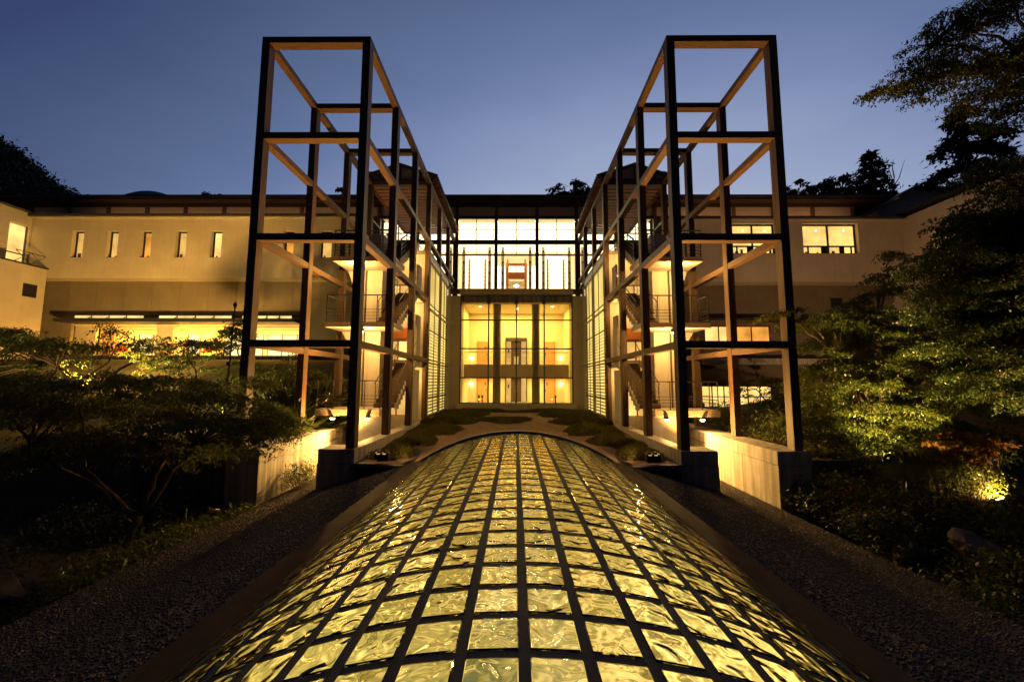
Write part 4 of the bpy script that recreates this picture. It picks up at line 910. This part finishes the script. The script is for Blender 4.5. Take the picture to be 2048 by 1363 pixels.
sh = [(9.0, 12.0, -3.9, 1.0, .9, 1.3, 'lmaple', 'dark azalea shrub with a few pink flowers beside the right wall end'), (10.3, 11.2, -4.0, 1.2, 1.0, 1.2, 'ldark', 'dense dark shrub behind the small brown rock'),
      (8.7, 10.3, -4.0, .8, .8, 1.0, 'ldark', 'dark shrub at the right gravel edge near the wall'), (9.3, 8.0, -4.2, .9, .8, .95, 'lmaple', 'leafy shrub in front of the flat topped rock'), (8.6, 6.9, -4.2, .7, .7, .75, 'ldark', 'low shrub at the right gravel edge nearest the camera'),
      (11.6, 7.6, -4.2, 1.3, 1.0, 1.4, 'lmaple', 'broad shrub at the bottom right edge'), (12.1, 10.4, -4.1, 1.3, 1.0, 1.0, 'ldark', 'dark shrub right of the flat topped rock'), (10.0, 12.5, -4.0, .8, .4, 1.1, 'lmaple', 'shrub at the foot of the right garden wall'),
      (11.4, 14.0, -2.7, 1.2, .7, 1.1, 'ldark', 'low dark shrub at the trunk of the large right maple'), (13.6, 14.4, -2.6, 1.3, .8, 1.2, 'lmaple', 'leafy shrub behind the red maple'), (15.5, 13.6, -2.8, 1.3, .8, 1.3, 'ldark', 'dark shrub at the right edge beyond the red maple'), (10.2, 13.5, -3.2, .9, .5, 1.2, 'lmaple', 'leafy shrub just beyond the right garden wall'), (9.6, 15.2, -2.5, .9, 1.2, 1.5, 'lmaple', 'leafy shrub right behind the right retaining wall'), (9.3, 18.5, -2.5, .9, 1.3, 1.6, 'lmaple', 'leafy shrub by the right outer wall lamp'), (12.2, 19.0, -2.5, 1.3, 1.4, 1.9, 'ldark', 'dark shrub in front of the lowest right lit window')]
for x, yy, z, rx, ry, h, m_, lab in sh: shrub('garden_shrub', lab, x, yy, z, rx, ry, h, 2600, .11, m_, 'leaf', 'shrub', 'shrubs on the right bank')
fl = np.concatenate([np.array(c)+rng.normal(0, .09, (14, 3)) for c in ((8.45, 11.2, -2.9), (8.75, 11.1, -2.75), (8.3, 10.5, -3.2), (8.9, 11.2, -3.2))])
az = [o for o in COL.objects if o.get('label', '').startswith('dark azalea')][0]; leaves('flower', fl, .06, M['lpink'], az, 'leaf', .9)
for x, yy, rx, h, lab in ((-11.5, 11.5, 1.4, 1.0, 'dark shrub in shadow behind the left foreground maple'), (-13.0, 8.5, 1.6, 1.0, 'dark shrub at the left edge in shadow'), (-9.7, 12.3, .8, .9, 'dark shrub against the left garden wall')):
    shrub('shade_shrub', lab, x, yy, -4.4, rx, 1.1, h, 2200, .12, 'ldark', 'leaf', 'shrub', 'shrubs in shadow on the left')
shrub('clipped_shrub', 'small brightly lit yellow green bush under the red maple', 13.35, 12.6, -3.8, .7, .4, 1.5, 2600, .085, 'lbright')
pl = thing('slender_pole', 'thin dark pole with a small knob beside the left outer post', 'pole', (-8.98, 12.45, -3))
MB().tube([(-8.9, 12.4, -4.2), (-8.72, 12.4, 2.25)], .022, 6).build('shaft', M['metal'], pl)
for q in range(6): MB().tube([(-8.86+.02*q, 12.4, -.5+q*.48), (-8.858+.02*q, 12.4, -.38+q*.48)], .04, 6).build('bead', M['metal'], pl)
MB().tube([(-8.72, 12.4, 2.25), (-8.72, 12.4, 2.33), (-8.72, 12.4, 2.42)], [.03, .06, .02], 8).build('knob', M['metal'], pl)

# ------------------------------------------------------------------ trees
def pads(c, ext, n, rx, rz, seed, ry=None):
    r_ = random.Random(seed); out = []
    for i in range(n):
        a = 2*PI*i/n*2.4+r_.uniform(-.5, .5); q = math.sqrt((i+.5)/n); z = r_.uniform(-1, 1)*(1-.45*q)
        s_ = r_.uniform(.55, 1.35)
        out.append((c[0]+ext[0]*q*math.cos(a), c[1]+ext[1]*q*math.sin(a), c[2]+ext[2]*z-.3*ext[2]*q, rx*s_, (ry or rx)*s_, rz*r_.uniform(.8, 1.2)))
    return out
tree('maple_tree', 'dark Japanese maple with spreading layered branches in the left foreground', (-9.8, 10.5, -4.35), [(-9.35, 10.4, -3.3), (-10.6, 10.2, -2.2), (-9.0, 10.6, -2.0), (-8.2, 10.6, -1.7), (-11.8, 10.0, -1.6)], pads((-9.9, 10.4, -.55), (3.6, 1.5, 1.3), 30, .85, .16, 21)+[(-7.0, 10.9, -.5, .9, .9, .15), (-6.8, 10.9, .0, .6, .6, .12), (-8.6, 10.6, 1.0, .8, .7, .15), (-11.6, 10.4, .95, .9, .8, .18), (-10.2, 10.6, 1.15, .6, .6, .12)], 70000, 0.075, M['lmaple'], 'leaf', 'maple trees in the garden', .36, .10)
tree('maple_tree', 'lit broad tree at the left edge below the side wing', (-20.5, 19, -2.4), [(-20.3, 19, -.6), (-21.5, 19, .6), (-19, 19, .6), (-17.6, 18.6, .8)], pads((-23.4, 18.8, 1.5), (3.1, 1.4, 1.9), 22, 1.0, .22, 3), 20000, 0.13, M['lmaple'], 'leaf', 'maple trees in the garden', .45, .13)
tree('maple_tree', 'small lit maple in front of the left glowing room', (-19.8, 24, -.8), [(-20, 24, 1.0), (-20.8, 24, 1.8), (-18.8, 24, 1.9)], pads((-20.2, 23, 1.9), (1.7, .9, 1.5), 14, .6, .2, 4), 6000, 0.13, M['lmaple'], 'leaf', 'maple trees in the garden', .35, .08)
tree('maple_tree', 'slender lit maple in front of the left room beside the tower', (-16.2, 24, -.8), [(-16.2, 24, 1.0), (-16.6, 24, 2.2), (-15.7, 24, 2.4)], pads((-16.2, 23, 2.3), (1.5, .8, 2.1), 17, .55, .2, 6), 7000, 0.13, M['lmaple'], 'leaf', 'maple trees in the garden', .35, .08)
tree('maple_tree', 'yellow green lit maple seen through the lowest bay of the left tower', (-11.3, 20, -2.4), [(-11.3, 20, -.6), (-10.5, 20, .3), (-12.2, 20, .4)], pads((-11.2, 20, .3), (2.4, 1.1, 1.2), 18, .7, .15, 8), 13000, 0.11, M['lbright'], 'leaf', 'maple trees in the garden', .34, .09)
tree('maple_tree', 'low lit maple between the left foreground tree and the tower', (-15.5, 17, -2.4), [(-15.5, 17, -1.2), (-14.6, 17, -.7), (-16.4, 17, -.6)], pads((-15.6, 17, -.3), (2.9, 1.0, 1.1), 18, .8, .15, 9), 10000, 0.11, M['lmaple'], 'leaf', 'maple trees in the garden', .32, .08)
tree('maple_tree', 'slender maple screening the lowest lit window of the right wing', (14.6, 24, -2.4), [(14.6, 24, -1.2), (13.9, 24, -.4), (15.4, 24, -.4)], pads((15.0, 24, -.6), (2.4, .8, 1.5), 15, .7, .18, 17), 6000, .12, M['lmaple'], 'leaf', 'maple trees in the garden', .34, .07)
tree('maple_tree', 'large lit maple with airy branches right of the right tower', (12.4, 14.2, -3.6), [(12.5, 14.2, -1.6), (11.6, 14, .2), (13.0, 14.2, .6), (12.5, 14.2, 2.2), (10.6, 13.6, .8), (14, 14, .4)], pads((12.5, 13.9, .9), (3.1, 1.0, 2.7), 60, .75, .16, 31)+[(13.1, 14, 4.5, .4, .4, .15), (12.9, 14.1, 3.8, .7, .6, .15), (12.3, 13.8, 3.1, .8, .7, .15), (11.8, 13.8, 2.4, .7, .6, .15), (9.4, 13.2, 2.05, .9, .6, .12), (8.3, 13.0, 2.25, .7, .5, .12), (10.3, 13.3, 1.95, .9, .6, .12), (10.4, 14.2, -1.2, .8, .8, .2), (11.4, 14, -1.3, .8, .8, .2), (10.2, 13.8, .6, .7, .6, .15)], 120000, 0.085, M['lmaple'], 'leaf', 'maple trees in the garden', .34, .13)
tree('maple_tree', 'tall dark maple at the right edge with branches reaching over the sky', (16.5, 11.5, -4.2), [(16.8, 11.5, 1.5), (16.7, 11.4, 4.5), (16.6, 11.3, 7.5), (15.0, 11, 8.9), (15.2, 11, 2.2), (15.0, 11, 4.6)],
     [(10.75, 11, 8.45, .75, .6, .22), (11.7, 11, 8.75, .9, .8, .3), (12.9, 11, 9.1, 1.0, .9, .35), (12.2, 11.2, 10.0, .8, .8, .3), (13.3, 11.2, 10.4, 1.0, .9, .35), (14.3, 11, 11.2, 1.1, 1, .4), (14.6, 11, 9.6, 1.2, 1, .45), (13.7, 11, 8.3, 1.1, .9, .4), (14.9, 11, 8.3, 1.2, 1, .5), (15.6, 11, 10.4, 1.3, 1.1, .5),
      (15.2, 11, 6.6, 1.2, 1, .4), (13.2, 11, 5.9, .8, .7, .3)]+pads((14.4, 10.9, 2.9), (2.9, 1.1, 3.5), 80, 1.0, .22, 33)+[(12.2, 10.9, 4.5, .7, .6, .25), (11.9, 10.8, 3.4, .6, .6, .25), (12.0, 10.7, 1.6, .7, .6, .3)],
     280000, .09, M['lolive'], 'leaf', 'maple trees in the garden', .36, .20)
tree('red_maple', 'small red leaved maple glowing above a hidden lamp on the right bank', (14.1, 12.9, -3.9), [(13.95, 12.9, -2.7), (13.4, 12.9, -2.2), (14.3, 12.9, -2.1)], [(13.6, 12.7, -2.05, .5, .4, .12), (14.2, 12.9, -1.95, .5, .5, .12), (13.1, 12.8, -1.8, .5, .4, .12), (13.8, 12.9, -1.55, .6, .5, .12)], 2300, .085, M['lred'], 'star', None, .25, .07)
tree('broad_tree', 'broad dark tree behind the tall maple hiding the right wing end', (22, 17.5, -2.5), [(22, 17.5, 1.5), (20.5, 17.3, 4), (23.5, 17.3, 4.5), (21.5, 17.3, 7)], pads((21.9, 17.2, 4.4), (4.0, 1.6, 5.6), 46, 1.3, .35, 41), 60000, .15, M['ldark'], 'leaf', None, .45, .2)
def conifer(name, label, x, yy, z, h, rad, n, ls, group=None, nl=16, vz=.22):
    t = thing(name, label, 'tree', (x, yy, z), group); MB().tube([(x, yy, z), (x, yy, z+h*.6), (x, yy, z+h*.97)], [h*.022, h*.014, h*.003], 7).build('trunk', M['bark'], t, True)
    pos = []
    for i in range(nl):
        f = (i+.5)/nl; zz = z+h*(.12+.86*f); rr = rad*(1-f)**.8*rng.uniform(.75, 1.15)+.15*rad*(f < .97)*.3
        for k in range(7):
            a = rng.uniform(0, 2*PI); L = rr*rng.uniform(.6, 1.1); m_ = max(6, int(n/(nl*7)*(.3+1.4*(1-f)))); u = rng.uniform(.1, 1, m_)**.8
            wd = .16*L+.12
            pos.append(np.stack([x+L*u*math.cos(a)+rng.normal(0, wd*.6, m_), yy+L*u*math.sin(a)+rng.normal(0, wd*.6, m_), zz-.22*L*u*u+rng.normal(0, wd*vz, m_)-.1*rad*u], 1))
    leaves('crown', np.concatenate(pos), ls, M['lneedle'], t, 'leaf', .5, .35); return t
def roundtree(name, label, x, yy, z, h, rad, n, ls, group=None, seed=1):
    return tree(name, label, (x, yy, z), [(x, yy, z+h*.5), (x-rad*.3, yy, z+h*.65), (x+rad*.35, yy, z+h*.62)], pads((x, yy, z+h*.72), (rad, rad*.6, h*.2), 12, rad*.42, h*.07, seed), n, ls, M['lneedle'], 'leaf', group, rad*.2, h*.022, 30)
conifer('cedar_tree', 'large dark cedar with drooping tiers behind the right side wing', 63, 55, 3, 38, 18, 42000, .75, None, 12, .10)
bt = 'dark trees behind the roof'
conifer('conifer_tree', 'pointed dark conifer tallest of the group behind the right roof', 54, 60, 8, 28.5, 9.5, 15000, .75, bt)
roundtree('round_tree', 'dark round tree just left of the tall conifer', 49.5, 60, 8, 27.2, 5.0, 7000, .7, bt, 2)
roundtree('round_tree', 'dark spiky tree in the gap right of the right tower', 45.2, 60, 8, 26.6, 3.5, 5000, .65, bt, 3)
roundtree('round_tree', 'dark tree half hidden by the outer post of the right tower', 41.0, 60, 8, 27.0, 3.0, 4200, .65, bt, 4)
roundtree('round_tree', 'dark treetop above the middle roof left of the right tower', 9.3, 60, 8, 26.8, 3.8, 5200, .6, bt, 5)
roundtree('round_tree', 'tiny treetop above the middle of the roof', -4.8, 60, 8, 24.2, 2.0, 2000, .5, bt, 6)
roundtree('round_tree', 'low treetop above the left wing roof', -46, 60, 8, 24.3, 3.2, 3200, .6, bt, 7)
roundtree('round_tree', 'treetop inside the frame of the left tower above the roof', -27, 60, 8, 24.6, 2.6, 2400, .55, bt, 8)
roundtree('round_tree', 'treetop inside the frame of the right tower above the roof', 30, 60, 8, 24.6, 2.4, 2400, .55, bt, 9)
bt_ = thing('bare_tree', 'leafless spindly treetop between the conifer and the cedar', 'tree', (57.3, 60, 8)); f = MB()
for q in range(9): pts, rad = limb((57.3, 60, 26+q*.4), (57.3+random.uniform(-2.2, 2.6), 60, 31+random.uniform(0, 4)), .08, .02, .06, 5); f.tube(pts, rad, 4)
f.tube([(57.3, 60, 8), (57.3, 60, 30)], [.3, .08], 6); f.build('branches', M['bark'], bt_)

# ------------------------------------------------------------------ garden lamps
def garden_lamp(label, loc, target, power, cone, col=WARM, rad=.03):
    L = thing('garden_lamp', label, 'lamp', loc, 'garden uplights'); d = (Vector(target)-Vector(loc)).normalized(); a = Vector(loc)
    MB().tube([a-d*.2, a-d*.02, a+d*.05], [.06, .09, .095], 8, False).build('housing', M['metal'], L); MB().tube([a-Vector((0, 0, .5)), a-d*.1], .02, 5).build('spike', M['metal'], L)
    MB().tube([a-d*.03, a-d*.01], .04, 8).build('bulb', M['lamp'], L)
    spot('light', a+d*.012, target, power, cone, col, .7, rad, L)
garden_lamp('hidden floodlight in the left garden aimed at the cream wing wall', (-21.5, 20.2, -.4), (-26.5, 30, 9.2), 16500, 125, (1, .56, .12), .3)
garden_lamp('hidden uplight below the left lit maples', (-18.2, 20.8, -1.2), (-18.3, 23.2, 2.0), 1500, 135, (1, .72, .22))
garden_lamp('hidden uplight under the maple behind the left tower', (-12.6, 17.2, -2.0), (-11.2, 20.5, .4), 1100, 130, (1, .74, .24))
garden_lamp('hidden lamp lighting the sand of the left garden', (-16.6, 18.6, -.2), (-16.4, 20.2, -2.3), 900, 150, (1, .66, .25))
garden_lamp('hidden uplight under the broad tree at the left edge', (-21.0, 15.8, -1.9), (-22.4, 19, 1.6), 750, 120, (1, .68, .2))
garden_lamp('hidden floodlight in the right garden aimed at the right wing wall', (17, 18, -1.6), (21, 30, 9.5), 2600, 85, (1, .56, .24))
garden_lamp('hidden uplight in the shrubs by the right wall end below the large maple', (10.8, 11.9, -2.8), (12.6, 14.0, 1.4), 3300, 88, (1, .66, .15))
garden_lamp('hidden uplight on the right bank below the tall dark maple', (11.4, 8.9, -3.0), (15.2, 11.0, 2.4), 2600, 78, (1, .62, .14))
garden_lamp('hidden lamp glowing between the red maple and the small bush', (13.95, 12.3, -3.35), (13.6, 12.75, -2.4), 520, 165, (1, .62, .2))

# ground cover and fallen leaves
for s, lab in ((-1, 'left'), (1, 'right')):
    n = 26000; gx = s*rng.uniform(7.95, 17, n); gy = rng.uniform(2.5, 12.9, n); k = rng.uniform(0, 1, n) < .35+.65*(np.sin(gx*1.7+gy)*np.cos(gy*1.3-gx*.6) > -.15)
    gx, gy = gx[k], gy[k]
    tag(leaves('ground_cover', np.stack([gx, gy, gz(gx, gy)+rng.uniform(.01, .22, len(gx))], 1), .11, M['ldark'], None, 'leaf', .6, -.2), kind='stuff')
    n = 260; fx = rng.uniform(3.4, 7.8, n); fy = rng.uniform(2, 13, n)
    tag(leaves('fallen_leaves', np.stack([s*fx, fy, gravel_z_at(fx)+.03], 1), .055, M['lfallen'], None, 'star', .25, 0), kind='stuff')
